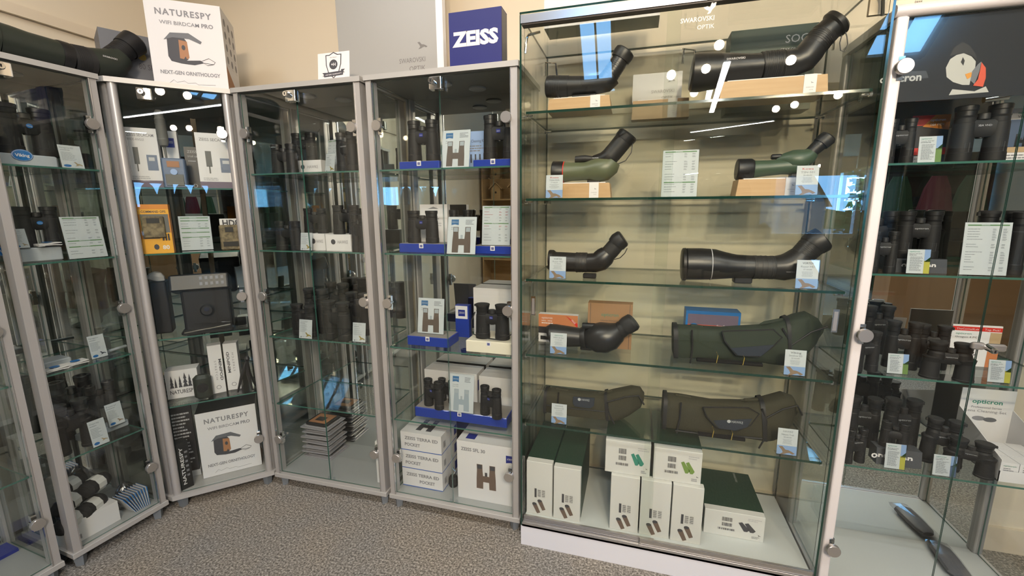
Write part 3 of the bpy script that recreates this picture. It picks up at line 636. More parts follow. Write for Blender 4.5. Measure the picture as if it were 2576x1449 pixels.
def bird(mb, cx, cz, s, y, m='bird_brown'):
    mb.poly([(cx + a * s, cz + b * s) for a, b in ((-1, .55), (-.55, .6), (-.15, .15), (.2, .12), (.6, -.05), (1, -.3), (.7, -.45), (.35, -.25), (.0, -.35), (-.3, -.5), (-.85, -.62), (-.45, -.25), (-.6, .1))], y, m)
def f_scope(head, hc, l1, l2_, l3=''):
    def fn(mb, w, h):
        y = -.0003
        mb.rect(-w / 2, w / 2, .002, h * .36, y, 'sky_print'); bird(mb, 0, h * .17, w * .42, y - .0002)
        mb.text(head, 0, h * .86, y, h * .07, hc, width=w * .5); mb.text(l1, 0, h * .745, y, h * .065, 'ink_grey', width=w * .62); mb.text(l2_, 0, h * .655, y, h * .045, 'ink_grey', width=w * .4)
        mb.lines(-w * .3, w * .3, h * .60, 5, h * .038, y, 'ink_pale', al='C')
    return fn
def f_price(bars, seed=1, rows=13, red=False):
    def fn(mb, w, h):
        y = -.0003
        for b in bars: mb.rect(-w * .44, w * .44, h * b - h * .022, h * b, y, 'green_ink'); mb.lines(-w * .15, w * .15, h * b - h * .005, 1, h * .02, y - .0002, 'white_card')
        rnd = random.Random(seed)
        for i in range(rows):
            zz = h * (.93 - i * .86 / rows)
            if any(abs(zz / h - b) < .04 for b in bars) or rnd.random() < .12: continue
            mm = 'red_ink' if red and rnd.random() < .3 else 'ink_grey'
            mb.lines(-w * .43, -w * .43 + w * rnd.uniform(.2, .38), zz, 1, h * .02, y, mm); mb.lines(w * .1, w * .2, zz, 2, h * .018, y, mm); mb.lines(w * .32, w * .42, zz, 2, h * .018, y, mm)
    return fn
def bino_print(mb, cx, z0, s, y, body='brown_print', lens='ink_grey'):
    for k in (-1, 1):
        mb.poly([(cx + k * a * s, z0 + b * s) for a, b in ((.18, 0), (.56, 0), (.55, .6), (.52, 1.1), (.53, 1.45), (.20, 1.45), (.20, 1.1), (.16, .6))], y, body)
        mb.rect(cx + min(k * .24 * s, k * .50 * s), cx + max(k * .24 * s, k * .50 * s), z0 + 1.18 * s, z0 + 1.42 * s, y - .0001, lens)
    mb.rect(cx - .17 * s, cx + .17 * s, z0 + .42 * s, z0 + .78 * s, y - .0001, body); mb.rect(cx - .07 * s, cx + .07 * s, z0 + .78 * s, z0 + 1.0 * s, y - .0001, lens)
def f_zeiss(sub1, sub2, body='brown_print', dash=False):
    def fn(mb, w, h):
        y = -.0003; mb.poly([(-w * .38, h * .93), (-w * .38, h * .78), (-w * .25, h * .80), (-w * .12, h * .78), (-w * .12, h * .93)], y, 'zeiss_pale'); mb.text('ZEISS', -w * .25, h * .845, y - .0002, h * .03, 'white', width=w * .22)
        mb.text(sub1, -w * .38, h * .70, y, h * .03, 'ink_grey', 'L'); mb.text(sub2, -w * .38, h * .655, y, h * .024, 'ink_grey', 'L'); mb.lines(w * .12, w * .44, h * .92, 4, h * .035, y, 'ink_grey')
        bino_print(mb, 0, h * .05, w * .58, y, body, 'light_grey'); mb.rect(-w * .09, w * .09, h * .03, h * .09, y - .0003, 'white_card')
    return fn
def f_small(head, hc='ink_grey', pic='tan', logo='viking_blue'):
    def fn(mb, w, h):
        y = -.0003; mb.text(head, -w * .42, h * .86, y, h * .06, hc, 'L', width=w * .6); mb.lines(-w * .42, w * .2, h * .80, 1, h * .04, y, 'ink_grey'); mb.lines(-w * .42, w * .25, h * .70, 7, h * .055, y, 'ink_pale')
        mb.disc(-w * .25, h * .12, w * .17, h * .055, y, logo); bird(mb, w * .25, h * .2, w * .2, y, pic)
    return fn
def f_hawke(head):
    def fn(mb, w, h):
        y = -.0003; mb.text(head, -w * .42, h * .88, y, h * .05, 'ink_grey', 'L', width=w * .6); mb.lines(-w * .42, w * .1, h * .82, 1, h * .04, y, 'ink'); mb.lines(-w * .42, w * .2, h * .74, 8, h * .05, y, 'ink_pale'); mb.disc(-w * .34, h * .1, w * .05, w * .05, y, 'ink_grey'); mb.lines(-w * .26, w * .0, h * .115, 1, h * .03, y, 'ink_grey')
        bird(mb, w * .22, h * .22, w * .25, y, 'gold')
    return fn
def f_opti(head, sub, pic='photo_green', pic2='sky_print'):
    def fn(mb, w, h):
        y = -.0003; mb.rect(w * .24, w * .5, .002, h, y, pic2); mb.rect(w * .24, w * .5, .002, h * .55, y - .0001, pic); mb.poly([(w * .24, h * .5), (w * .5, h * .7), (w * .5, h * .5)], y - .0001, 'leaf')
        mb.text('opticron', -w * .42, h * .89, y, h * .055, 'teal_ink', 'L', width=w * .45, bold=.01); mb.text(head, -w * .42, h * .81, y, h * .035, 'ink', 'L', width=w * .55, bold=.01); mb.lines(-w * .42, w * .1, h * .78, 1, h * .04, y, 'ink'); mb.lines(-w * .38, w * .2, h * .70, 14, h * .042, y, 'ink_grey')
    return fn
# --- scopes traced on a vertical plane, every piece a solid of revolution
class Tr:
    def __init__(s, F, dep, cx, cyp, z):
        s.F = F; s.dep = dep; s.x0 = F.hit(cx, cyp, dep)[0]; s.z = z
    def p(s, px, py, dy=0.0): x, zz = s.F.hit(px, py, s.dep); return (x - s.x0, dy, zz - s.z)
    def r(s, px, py, rpx): return (s.F.hit(px, py - rpx, s.dep)[1] - s.F.hit(px, py + rpx, s.dep)[1]) / 2
def scope(label, F, dep, z, cpx, spec, group='spotting scopes'):
    """spec: (part name, material, [(px,py,r_px), ...]) lofted round sections following the traced axis"""
    T = Tr(F, dep, *cpx, z); root = thing('spotting_scope', label, 'spotting scope', tuple(F.w(T.x0, dep, z)), F.a, group); last = root
    for s in spec:
        nme, m, pts = s[:3]; fl = s[3] if len(s) > 3 else 1.0
        if m == 'box':
            x, y0, x1, y1, d0, d1, mm = pts; a = T.p(x, y1); b = T.p(x1, y0); mb = MB(); mb.rbox(a[0], b[0], d0, d1, max(a[2], 0), b[2], mm, .004)
        elif m == 'cord':
            mb = MB(); mb.tube([T.p(a, b, dy) for a, b, dy in pts], .0016, 'black', 6)
        elif m == 'text':
            tx, ty, st, hh, ww, mm, dy = pts; a = T.p(tx, ty); mb = MB(); mb.text(st, a[0], a[2], dy, hh, mm, width=ww)
        elif m == 'ribs':
            mm, L = pts; mb = MB()
            for a, b, rr in L:
                P = T.p(a, b); R = T.r(a, b, rr * 1.06); mb.lathe((P[0] - .001, 0, P[2]), (P[0] + .001, 0, P[2]), [(0, R), (1, R)], mm, 22)
        else:
            C = [Vector(T.p(a, b)) for a, b, _ in pts]; RR = [T.r(a, b, c * (1.13 if nme in ('eyecup', 'eyepiece') else 1.06)) for a, b, c in pts]; rings = []; seg = 24
            for i, c in enumerate(C):
                a = C[max(i - 1, 0)]; b = C[min(i + 1, len(C) - 1)]
                if (b - a).length < 1e-6: a = C[0]; b = C[-1]
                t = (b - a).normalized(); e1 = Vector((-t.z, 0, t.x)); rings.append([tuple(c + e1 * RR[i] * math.cos(2 * math.pi * k / seg) + Vector((0, 1, 0)) * fl * RR[i] * math.sin(2 * math.pi * k / seg)) for k in range(seg)])
            mb = MB(); mb.loft(rings, m)
            if nme in ('eyepiece', 'focus_ring') and len(C) > 1:
                n_ = 7
                for i in range(n_):
                    t0 = .18 + .09 * i; k_ = t0 * (len(C) - 1); j_ = int(k_); f_ = k_ - j_; c0 = C[j_].lerp(C[j_ + 1], f_); r0 = RR[j_] * (1 - f_) + RR[j_ + 1] * f_; dd_ = (C[j_ + 1] - C[j_]).normalized() * .0009
                    mb.lathe(tuple(c0 - dd_), tuple(c0 + dd_), [(0, r0 * 1.025), (1, r0 * 1.025)], 'ribbed', 24)
        par = root
        if m in ('text', 'ribs') or nme in ('silver_ring', 'red_ring', 'trim_ring', 'cord_loop'): par = last
        ob = mb.build(nme, par)
        if par is root: last = ob
    return root
def scope_case(label, F, dep, z, org, k, edges, m, flap, flap_txt, strap, seams, hooks, group='padded scope cases', thick=.62):
    """edges: list of top and bottom outline points (crop coordinates / k + org)"""
    c = lambda a, b: (org[0] + a / k, org[1] + b / k)
    E_ = [(c(a, b), c(a2, b2)) for a, b, a2, b2 in edges]; mid = E_[len(E_) // 2]
    T = Tr(F, dep, (mid[0][0] + mid[1][0]) / 2, (mid[0][1] + mid[1][1]) / 2, z)
    root = thing('scope_case', label, 'scope case', tuple(F.w(T.x0, dep, z)), F.a, group)
    tb = [(Vector(T.p(*a)), Vector(T.p(*b))) for a, b in E_]; mh = max((a - b).length for a, b in tb) / 2
    off = min(min(b.z for a, b in tb), 0)
    def ring(t, b, s=1.0, n=28, e=.62, th=None):
        c_ = (t + b) / 2; v = (t - b) / 2 * s; R = (th if th else max(v.length, mh * .35) * thick) * s; o = []
        for i in range(n):
            a = 2 * math.pi * i / n; ca = math.copysign(abs(math.cos(a)) ** e, math.cos(a)); sa = math.copysign(abs(math.sin(a)) ** e, math.sin(a)); q = c_ + v * ca; o.append((q.x, R * sa, max(q.z, .001)))
        return o
    # resample smoothly
    L = []
    for i in range(len(tb) - 1):
        for q in range(4):
            f = q / 4; L.append((tb[i][0].lerp(tb[i + 1][0], f), tb[i][1].lerp(tb[i + 1][1], f)))
    L.append(tb[-1])
    rings = [ring(L[0][0].lerp(L[0][1], .12), L[0][1].lerp(L[0][0], .12), .8)] + [ring(a, b) for a, b in L]
    mb = MB(); mb.loft(rings, m); mb.build('body', root)
    Rf = mh * thick
    def surf(px, py, o=.002):
        q = T.p(*c(px, py)); return (q[0], -Rf - o, q[2])
    def band(pts, w_, mm, nme, o=.0015):
        mb = MB(); mb.tube([surf(a, b, o) for a, b in pts], w_, mm, 8); mb.build(nme, root)
    for s in seams: band(s, .0030, 'piping_black', 'piping', -.0015)
    for (ra, rb) in hooks:
        mb = MB(); 
        mb.loft([ring(a.lerp(b, -.03), b.lerp(a, -.03), 1.02, th=Rf * 1.03) for a, b in (L[ra], L[rb])], 'piping_black', cap=False); mb.build('edge_binding', root)
    if flap:
        pts = [surf(a, b, .003) for a, b in flap]; mb = MB(); mb.poly([(p[0], p[2]) for p in pts], -Rf - .004, m, .008); mb.tube(pts + [pts[0]], .0028, 'piping_black', 6); mb.build('pocket_flap', root)
    if flap_txt:
        pts, tx, ty, st, ww = flap_txt; P = [surf(a, b, .006) for a, b in pts]; mb = MB(); mb.poly([(p[0], p[2]) for p in P], -Rf - .0062, 'navy_mesh', .006)
        if st: q = surf(tx, ty); mb.disc(q[0] - ww * .5 - .009, q[2] + .004, .006, .006, -Rf - .0068, 'logo_grey'); mb.text(st, q[0], q[2], -Rf - .0068, .009, 'logo_grey', width=ww)
        mb.build('label_panel', root)
    for (xa, ya, xb, yb) in strap[0]:   # grab handles on the top seam
        p = Vector(T.p(*c(xa, ya))); q = Vector(T.p(*c(xb, yb))); mb = MB(); mb.tube([tuple(p), tuple(p.lerp(q, .15) + Vector((0, -.004, .004))), tuple(p.lerp(q, .85) + Vector((0, -.004, .004))), tuple(q)], [.004, .007, .007, .004], m, 10); mb.build('grab_handle', root)
    if strap[1]:
        xa, ya, xb, yb = strap[1]; p = Vector(T.p(*c(xa, ya))); q = Vector(T.p(*c(xb, yb))); mb = MB()
        for i in range(4):
            o = Vector((0, -Rf - .006 - .008 * (i % 2), .004 * i)); z_ = lambda v: Vector((v.x, v.y, max(v.z, .008)))
            mb.tube([tuple(z_(p + o)), tuple(z_(p.lerp(q, .1) + o + Vector((0, 0, .006)))), tuple(z_(p.lerp(q, .9) + o + Vector((0, 0, .005)))), tuple(z_(q + o))], .006, 'black_cloth', 8)
        for f in (.3, .7):
            v = p.lerp(q, f); mb.tube([(v.x, -Rf + .004, max(v.z, .012) - .008), (v.x, -Rf - .024, max(v.z, .012) - .006), (v.x + .003, -Rf - .024, max(v.z, .012) + .020), (v.x + .002, -Rf + .004, max(v.z, .012) + .024)], .0012, 'gold', 5)
        mb.build('folded_strap', root)
    return root
def carton(label, F, bx, dep, z, deep, fn=None, m='white', name='carton', cat='box', rz=0, group=None, sides=None, side_fn=None, top_fn=None, wh=None, xx=None, lid=False):
    if bx: x, w, zb, h = F.bb(*bx, dep, z)
    else: x = xx; zb = z; w, h = wh
    if bx: w = w / max(math.cos(rz), .5)
    o = MB(); o.box(-w / 2, w / 2, 0, deep, 0, h, m, sides)
    if fn: fn(o, w, h)
    if side_fn:
        o.T = Matrix.Translation((w / 2, 0, 0)) @ Matrix.Rotation(math.pi / 2, 4, 'Z'); side_fn(o, deep, h); o.T = Matrix.Identity(4)
    if top_fn:
        o.T = Matrix.Translation((0, 0, h)) @ Matrix.Rotation(-math.pi / 2, 4, 'X'); top_fn(o, w, deep); o.T = Matrix.Identity(4)
    return solo(name, o, label, cat, tuple(F.w(x, dep, zb)), F.a + rz, group)

def D(F, px, py, z, lo=.05, hi=.30): return min(max(F.dep(px, py, z), lo), hi)
# ================================================================== tall glass case
F = F5
def wood_stand(label, bx, dep, z, ydeep, tagpx, taper=.006):
    x, w, zb, h = F.bb(*bx, dep, z); root = thing('wooden_stand', label, 'display stand', tuple(F.w(x, dep, z)), 0, 'oak display blocks for scopes')
    mb = MB(); v = []
    for zz, t in ((0, 0), (h, taper)): v += [(-w / 2 + t, 0, zz), (w / 2 - t, 0, zz), (w / 2 - t, ydeep, zz), (-w / 2 + t, ydeep, zz)]
    mb.add(v, [(3, 2, 1, 0), (4, 5, 6, 7), (0, 1, 5, 4), (1, 2, 6, 5), (2, 3, 7, 6), (3, 0, 4, 7)], 'wood'); mb.build('block', root)
    tx = F.hit(tagpx, (bx[1] + bx[3]) / 2, dep)[0] - x
    mb = MB(); mb.box(-w / 2 + .02, w / 2 - .02, .004, ydeep - .01, h, h + .003, 'white'); mb.box(tx - .016, tx + .016, -.0015, .004, h * .02, h + .003, 'white'); mb.text('SWAROVSKI', tx, h * .35, -.0018, .003, 'ink_grey', width=.02); mb.text('OPTIK', tx + .004, h * .22, -.0018, .003, 'ink_grey', width=.01); bird(mb, tx + .005, h * .62, .004, -.0018, 'ink_grey'); mb.build('white_bracket', root)
    return root
z = ZG[0]
dA = D(F, 1456, 277, z); wood_stand('small oak block under the left scope on the top shelf', (1377, 244, 1537, 277), dA, z, .10, 1497)
scope('matt black scope with ribbed hood on the left of the top shelf', F, dA + .045, z + .0, (1456, 270), [
    ('objective_hood', 'scope_black', [(1375, 218, 22), (1377, 218, 25.5), (1392, 218, 26), (1430, 217, 25)]),
    ('body', 'scope_black', [(1430, 217, 24), (1470, 215, 22), (1505, 213, 22), (1524, 208, 24), (1540, 192, 24)]),
    ('eyepiece', 'scope_black', [(1524, 204, 22), (1548, 170, 20), (1562, 148, 20)]),
    ('eyecup', 'black', [(1560, 150, 23), (1568, 137, 25), (1573, 129, 24), (1575, 126, 20)]),
    ('mount_foot', 'box', (1440, 238, 1500, 246, -.018, .018, 'black')),
    ('hood_ribs', 'ribs', ('ribbed', [(1385 + 6 * i, 218, 26.3) for i in range(5)]))])
d = .30
x, w, zb, h = F.bb(1592, 168, 1716, 256, d, None)
mb = MB(); mb.box(-w / 2, w / 2, 0, .012, 0, h, 'panel_grey'); mb.text('SWAROVSKI', w * .12, h * .42, -.0006, .011, 'panel_ink', width=w * .46); mb.text('OPTIK', w * .34, h * .24, -.0006, .010, 'panel_ink', 'R'); bird(mb, w * .28, h * .78, .014, -.0006, 'panel_ink')
solo('brand_plaque', mb, 'grey lettered plaque standing at the back of the top shelf', 'sign', tuple(F.w(x, d + .004, z + .041)))
wood_stand('long slim oak block below the grey lettered plaque', (1590, 250, 1735, 268), d - .012, z, .05, 1692, .003)
dB = D(F, 1950, 238, z, .06, .2); wood_stand('long oak block under the big scope on the top shelf', (1812, 196, 2085, 236), dB, z, .11, 2037)
scope('large dark scope with a cord loop on the right of the top shelf', F, dB + .055, z, (1940, 220), [
    ('objective_hood', 'scope_black', [(1738, 184, 38), (1742, 184, 45), (1757, 183, 46), (1811, 177, 41)]),
    ('body', 'scope_black', [(1811, 176, 39), (1850, 172, 35), (1880, 169, 31), (1916, 166, 30)]),
    ('focus_ring', 'ribbed', [(1916, 166, 31.5), (1920, 165, 32.5), (1966, 161, 32.5), (1970, 160, 31)]),
    ('focus_ribs', 'ribs', ('black', [(1922 + 5 * i, 165 - .45 * i, 33.2) for i in range(10)])),
    ('prism_housing', 'scope_black', [(1970, 160, 31), (2003, 157, 32), (2022, 148, 34), (2038, 130, 33), (2052, 110, 31)]),
    ('eyepiece', 'scope_black', [(2048, 116, 30), (2068, 92, 29), (2080, 80, 29)]),
    ('eyecup', 'black', [(2080, 81, 29), (2093, 68, 28), (2097, 64, 33), (2108, 55, 33), (2111, 52, 29)]),
    ('cord_loop', 'cord', [(2122, 84, -.012), (2126, 96, -.012), (2128, 115, -.012), (2120, 134, -.012), (2110, 130, -.012), (2108, 112, -.012), (2114, 92, -.01)]),
    ('brand_lettering', 'text', (1842, 163, 'SWAROVSKI', .006, .05, 'white', -.052)),
    ('mount_foot', 'box', (2008, 190, 2050, 197, -.02, .02, 'black'))])
def fsoc(mb, w, h): mb.text('SOC', w * .40, h * .80, -.0005, .024, 'light_grey', 'R'); mb.text('STAY ON CASE', w * .40, h * .71, -.0005, .008, 'ink_pale', 'R'); mb.text('EYEPIECE MODULE', w * .40, h * .64, -.0005, .008, 'ink_pale', 'R')
carton('dark green lettered carton behind the big scope on the top shelf', F, (1836, 68, 2052, 206), .27, z, .09, fsoc, 'dark_green_box')
# second shelf
z = ZG[1]
dep = .10; wood_stand('oak block beside the bird card under the squat green scope', (1392, 461, 1537, 497), dep, z, .09, 1494)
scope('green scope with long black eyepiece and red ring on the second shelf', F, dep + .04, z, (1465, 470), [
    ('objective_hood', 'black', [(1390, 433, 24), (1392, 433, 26), (1416, 433, 25.5), (1419, 433, 24)]),
    ('red_ring', 'red', [(1418, 433, 25.2), (1420, 433, 25.2)]),
    ('body', 'scope_green', [(1419, 433, 24), (1440, 432, 22), (1470, 431, 21.5), (1480, 430, 23), (1500, 428, 29), (1520, 424, 30), (1535, 414, 26), (1542, 404, 20)]),
    ('neck', 'black', [(1490, 402, 10), (1512, 404, 19), (1530, 397, 22), (1541, 386, 22)]),
    ('focus_knob', 'ribbed', [(1447, 401, 8), (1449, 401, 8.5), (1472, 399, 8.5), (1490, 399, 6)]),
    ('eyepiece', 'ribbed', [(1534, 394, 21), (1548, 378, 21), (1562, 361, 21.5), (1570, 351, 22)]),
    ('trim_ring', 'black', [(1552, 373, 22), (1555, 369.5, 22)]),
    ('eyecup', 'black', [(1568, 353, 23), (1579, 340, 24), (1582, 336, 21)]),
    ('badge', 'text', (1500, 401, 'PROMINAR', .0032, .021, 'white', -.034)),
    ('model_lettering', 'text', (1484, 431, 'TSN-55A', .003, .018, 'ink', -.043)),
    ('cord_loop', 'cord', [(1592, 360, -.01), (1588, 385, -.012), (1574, 405, -.012), (1556, 413, -.012), (1541, 408, -.012)]),
    ('mount_foot', 'box', (1478, 452, 1510, 461, -.016, .016, 'black'))])
BG = 'bird picture cards in the tall glass case'
card('bird card beside the squat green scope', F, (1373, 440, 1415, 497), .055, z, f_scope('Kowa', 'red', 'TSN-55A', '17-40x55'), group=BG, lean=.08)
card('white price list on the second shelf of the tall case', F, (1666, 377, 1756, 492), .11, z, f_price((.975, .33), 4, 16), 'price_list', 'price list', lean=.05)
wood_stand('oak block under the slim dark green scope on the second shelf', (1852, 450, 2012, 490), .11, z, .09, 1990)
scope('slim dark green scope on the right of the second shelf', F, .15, z, (1950, 470), [
    ('objective_hood', 'black', [(1852, 427, 23), (1855, 427, 25.5), (1888, 426, 25), (1894, 426, 22)]),
    ('body', 'kowa_green', [(1894, 426, 21), (1930, 423, 18.5), (1965, 420, 18), (1990, 418, 20), (2010, 417, 19), (2030, 412, 15)]),
    ('prism_housing', 'kowa_green', [(1952, 402, 4), (1968, 400, 13), (1990, 403, 24), (2015, 402, 25), (2034, 393, 20), (2042, 384, 16)]),
    ('focus_knob', 'black', [(1940, 395, 5), (1943, 395, 6.5), (1962, 394, 6.5), (1975, 395, 5)]),
    ('eyepiece', 'black', [(2036, 388, 13), (2052, 373, 14), (2066, 361, 15)]),
    ('eyecup', 'ribbed', [(2064, 363, 17), (2070, 357, 18), (2084, 346, 18), (2087, 343, 15)]),
    ('brand_lettering', 'text', (2006, 409, 'TSN-501', .004, .022, 'light_grey', -.026)),
    ('mount_foot', 'box', (1985, 436, 2015, 450, -.014, .014, 'black'))])
card('bird card beside the slim dark green scope', F, (2004, 416, 2060, 487), .055, z, f_scope('Kowa', 'red', 'TSN-501', '20-40x50'), group=BG, lean=.08)
# third shelf
z = ZG[2]
dep = D(F, 1483, 701, z)
scope('compact black scope on the left of the third shelf', F, dep + .02, z, (1483, 698), [
    ('objective_cap', 'black', [(1382, 655, 24), (1384, 655, 25), (1389, 655, 25), (1390, 656, 22)]),
    ('body', 'scope_black', [(1390, 658, 23.5), (1420, 659, 23), (1449, 660, 22.5)]),
    ('focus_ring', 'ribbed', [(1449, 660, 23.2), (1451, 660, 23.4), (1476, 660, 23), (1478, 660, 22)]),
    ('prism_housing', 'scope_black', [(1478, 661, 22), (1497, 661, 23), (1510, 656, 25), (1522, 645, 24), (1530, 636, 20)]),
    ('eyepiece', 'ribbed', [(1520, 648, 17), (1536, 632, 18), (1552, 613, 18)]),
    ('eyecup', 'black', [(1550, 615, 20), (1556, 607, 21), (1566, 600, 20), (1569, 598, 17)]),
    ('cord_loop', 'cord', [(1578, 624, -.008), (1572, 636, -.01), (1560, 648, -.01), (1545, 652, -.01)]),
    ('brand_lettering', 'text', (1492, 664, 'VORTEX', .0035, .02, 'ink_grey', -.032)),
    ('mount_foot', 'box', (1467, 688, 1500, 700, -.016, .016, 'black'))])
card('bird card in front of the compact scope on the third shelf', F, (1382, 646, 1423, 702), .06, z, f_scope('VORTEX', 'ink', 'Razor HD', '13-39x56'), group=BG, lean=.08)
dep = D(F, 1865, 713, z)
scope('long flared black scope filling the right of the third shelf', F, dep + .02, z, (1862, 711), [
    ('objective_cap', 'black', [(1714, 665, 34), (1717, 665, 38.5), (1724, 665, 39), (1727, 665, 36)]),
    ('body', 'scope_black', [(1727, 664, 37.5), (1760, 664, 37.5), (1795, 665, 36), (1820, 668, 32), (1850, 670, 28), (1893, 671, 26.5)]),
    ('silver_ring', 'ink_pale', [(1786, 665, 37.2), (1788, 665, 37.1)]),
    ('focus_ring', 'ribbed', [(1893, 672, 26.8), (1896, 672, 27.5), (1942, 673, 27.5), (1946, 673, 27)]),
    ('prism_housing', 'scope_black', [(1946, 673, 27.5), (1968, 673, 31), (1990, 668, 33), (2006, 655, 31), (2018, 641, 26)]),
    ('eyepiece', 'scope_black', [(2010, 650, 24), (2028, 632, 25), (2045, 616, 27)]),
    ('eyecup', 'black', [(2043, 618, 28), (2050, 611, 29.5), (2068, 602, 29), (2071, 600, 26)]),
    ('silver_ring', 'ink_pale', [(2024, 636, 25.6), (2026, 634, 25.7)]),
    ('brand_lettering', 'text', (1977, 681, 'VORTEX', .004, .025, 'ink_grey', -.046)),
    ('mount_foot', 'box', (1843, 697, 1890, 712, -.02, .02, 'black'))])
card('bird card under the eyepiece of the long flared scope', F, (2004, 655, 2060, 726), .05, z, f_scope('VORTEX', 'ink', 'Razor HD', '27-60x85'), group=BG, lean=.08)
# fourth shelf
z = ZG[3]
dep = D(F, 1518, 889, z)
scope('black scope with sighting tube in front of the kraft carton', F, dep + .03, z, (1500, 888), [
    ('objective_hood', 'scope_black', [(1384, 845, 24), (1387, 844, 27), (1400, 844, 26), (1440, 847, 23), (1463, 849, 21)]),
    ('collar', 'black', [(1461, 849, 23), (1463, 849, 24), (1472, 849, 24), (1474, 849, 22)]),
    ('prism_housing', 'scope_black', [(1472, 849, 18), (1482, 850, 24), (1497, 850, 33), (1517, 849, 36), (1536, 844, 33), (1550, 835, 26), (1560, 826, 17)]),
    ('sighting_tube', 'black', [(1465, 820, 7), (1468, 820, 8), (1497, 821, 7.5), (1500, 822, 5)]),
    ('eyepiece', 'black', [(1552, 837, 17), (1562, 829, 18), (1574, 822, 17)]),
    ('eyecup', 'ribbed', [(1572, 823, 19), (1578, 818, 20), (1592, 810, 20), (1596, 807, 17)]),
    ('brand_lettering', 'text', (1516, 842, 'opticron', .0045, .024, 'white', -.052)),
    ('tripod_collar', 'box', (1460, 872, 1490, 884, -.012, .012, 'black')),
    ('mount_foot', 'box', (1505, 880, 1533, 889, -.018, .018, 'black'))])
card('bird card in front of the scope with sighting tube', F, (1384, 839, 1425, 895), .06, z, f_scope('opticron', 'teal_ink', 'MM3 60 Kit', '15-45x60'), group=BG, lean=.08)
def fkraft(mb, w, h):
    mb.text('opticron', 0, h * .72, -.0005, .013, 'teal_ink', width=w * .38); mb.text('Universal Smartphone', 0, h * .61, -.0005, .005, 'ink', width=w * .42); mb.text('Mount USM-2', 0, h * .55, -.0005, .005, 'ink'); mb.rbox(-.022, .022, -.001, 0, h * .38, h * .46, 'ink')
    for s in (-1, 1): mb.rect(s * (w / 2 - .010) - .0006, s * (w / 2 - .010) + .0006, 0, h, -.0006, 'ink')
dk = D(F, 1550, 877, z, .175, .3)
carton('kraft smartphone mount carton behind the scope with sighting tube', F, (1478, 764, 1590, 877), dk, z, .05, fkraft, 'kraft')
def fsun(mb, w, h):
    mb.rect(-w / 2, w / 2, h * .32, h, -.0004, 'sunset'); mb.rect(-w / 2, w / 2, h * .32, h * .55, -.0006, 'dark_print'); mb.text('opticron', -w * .42, h * .84, -.0008, .009, 'white', 'L'); mb.text('MM3 - MM4', -w * .42, h * .74, -.0008, .006, 'white', 'L'); mb.lines(-w * .42, w * .05, h * .70, 1, .008, -.0008, 'white_card')
    mb.poly([(w * .18, h), (w * .5, h * .72), (w * .5, h * .58), (w * .34, h * .8), (w * .02 + w * .16, h)], -.001, 'red'); mb.text('FREE', w * .38, h * .76, -.0012, .007, 'white', rot=-.75); mb.rbox(-w * .45, -w * .22, -.001, 0, h * .08, h * .22, 'black')
carton('flat sunset printed leaflet box at the left of the fourth shelf', F, (1355, 792, 1453, 862), D(F, 1400, 862, z, .12, .25), z, .03, fsun, 'white_card')
def fvik(mb, w, h):
    mb.rect(-w * .46, w * .46, 0, h * .92, -.0004, 'purple_print'); mb.rect(-w * .46, w * .46, h * .45, h * .66, -.0006, 'puffin_red'); mb.disc(-w * .34, h * .58, w * .09, w * .09, -.0006, 'viking_blue', 28); mb.text('Viking', -w * .34, h * .56, -.001, .008, 'white', width=w * .14); mb.text('Swallow', w * .2, h * .62, -.0008, .009, 'white_card', width=w * .24); mb.text('SmartPhone Adapter', w * .2, h * .46, -.0008, .006, 'white_card', width=w * .36)
carton('blue phone adapter box behind the mottled green scope case', F, (1724, 784, 1862, 852), .24, z, .07, fvik, 'viking_blue')
o4 = (1660, 560)
scope_case('mottled dark green padded scope case on the fourth shelf', F, .17, z, o4, 2.338,
    [(75, 600, 75, 800), (180, 605, 180, 802), (360, 615, 360, 802), (600, 602, 600, 818), (700, 575, 715, 838), (790, 540, 780, 810), (860, 524, 850, 765), (925, 560, 905, 715), (957, 610, 945, 650)],
    'green_cloth', [(350, 615), (365, 670), (430, 750), (560, 760), (640, 700), (690, 650), (640, 605)], ([(400, 710), (645, 690), (570, 755), (440, 752)], 0, 0, '', 0),
    ([(590, 600, 740, 572), (170, 612, 265, 622)], (200, 825, 570, 845)), [[(180, 610), (182, 720), (170, 800)], [(695, 600), (735, 670), (735, 760), (715, 830)], [(740, 700), (860, 620), (950, 590)]], ((0, 1), (17, 18)))
card('bird card in front of the mottled dark green case', F, (1974, 882, 2028, 949), .05, z, f_scope('Viking', 'ink', 'Swallow ED', '20-60x80'), group=BG, lean=.08)
# fifth shelf
z = ZG[4]
scope_case('small brown olive scope case with a side badge on the fifth shelf', F, .17, z, (1290, 560), 2.684,
    [(222, 1120, 218, 1285), (300, 1117, 300, 1305), (450, 1140, 450, 1340), (600, 1150, 620, 1352), (680, 1130, 690, 1338), (800, 1105, 790, 1290), (860, 1112, 865, 1240), (888, 1150, 884, 1195)],
    'olive_cloth', None, ([(418, 1145), (560, 1155), (555, 1205), (530, 1220), (430, 1208), (416, 1185)], 500, 1172, 'HAWKE', .030),
    ([(280, 1125, 390, 1145), (570, 1160, 680, 1140)], None), [[(320, 1120), (312, 1215)], [(235, 1205), (400, 1225), (560, 1240), (650, 1250)], [(640, 1185), (655, 1260), (690, 1330)], [(640, 1185), (760, 1150), (850, 1140), (885, 1200)]], ((0, 1), (13, 14)))
card('bird card in front of the small brown olive case', F, (1387, 1018, 1425, 1074), .06, z, f_scope('HAWKE', 'ink_grey', 'Endurance ED', '15-45x60'), group=BG, lean=.08)
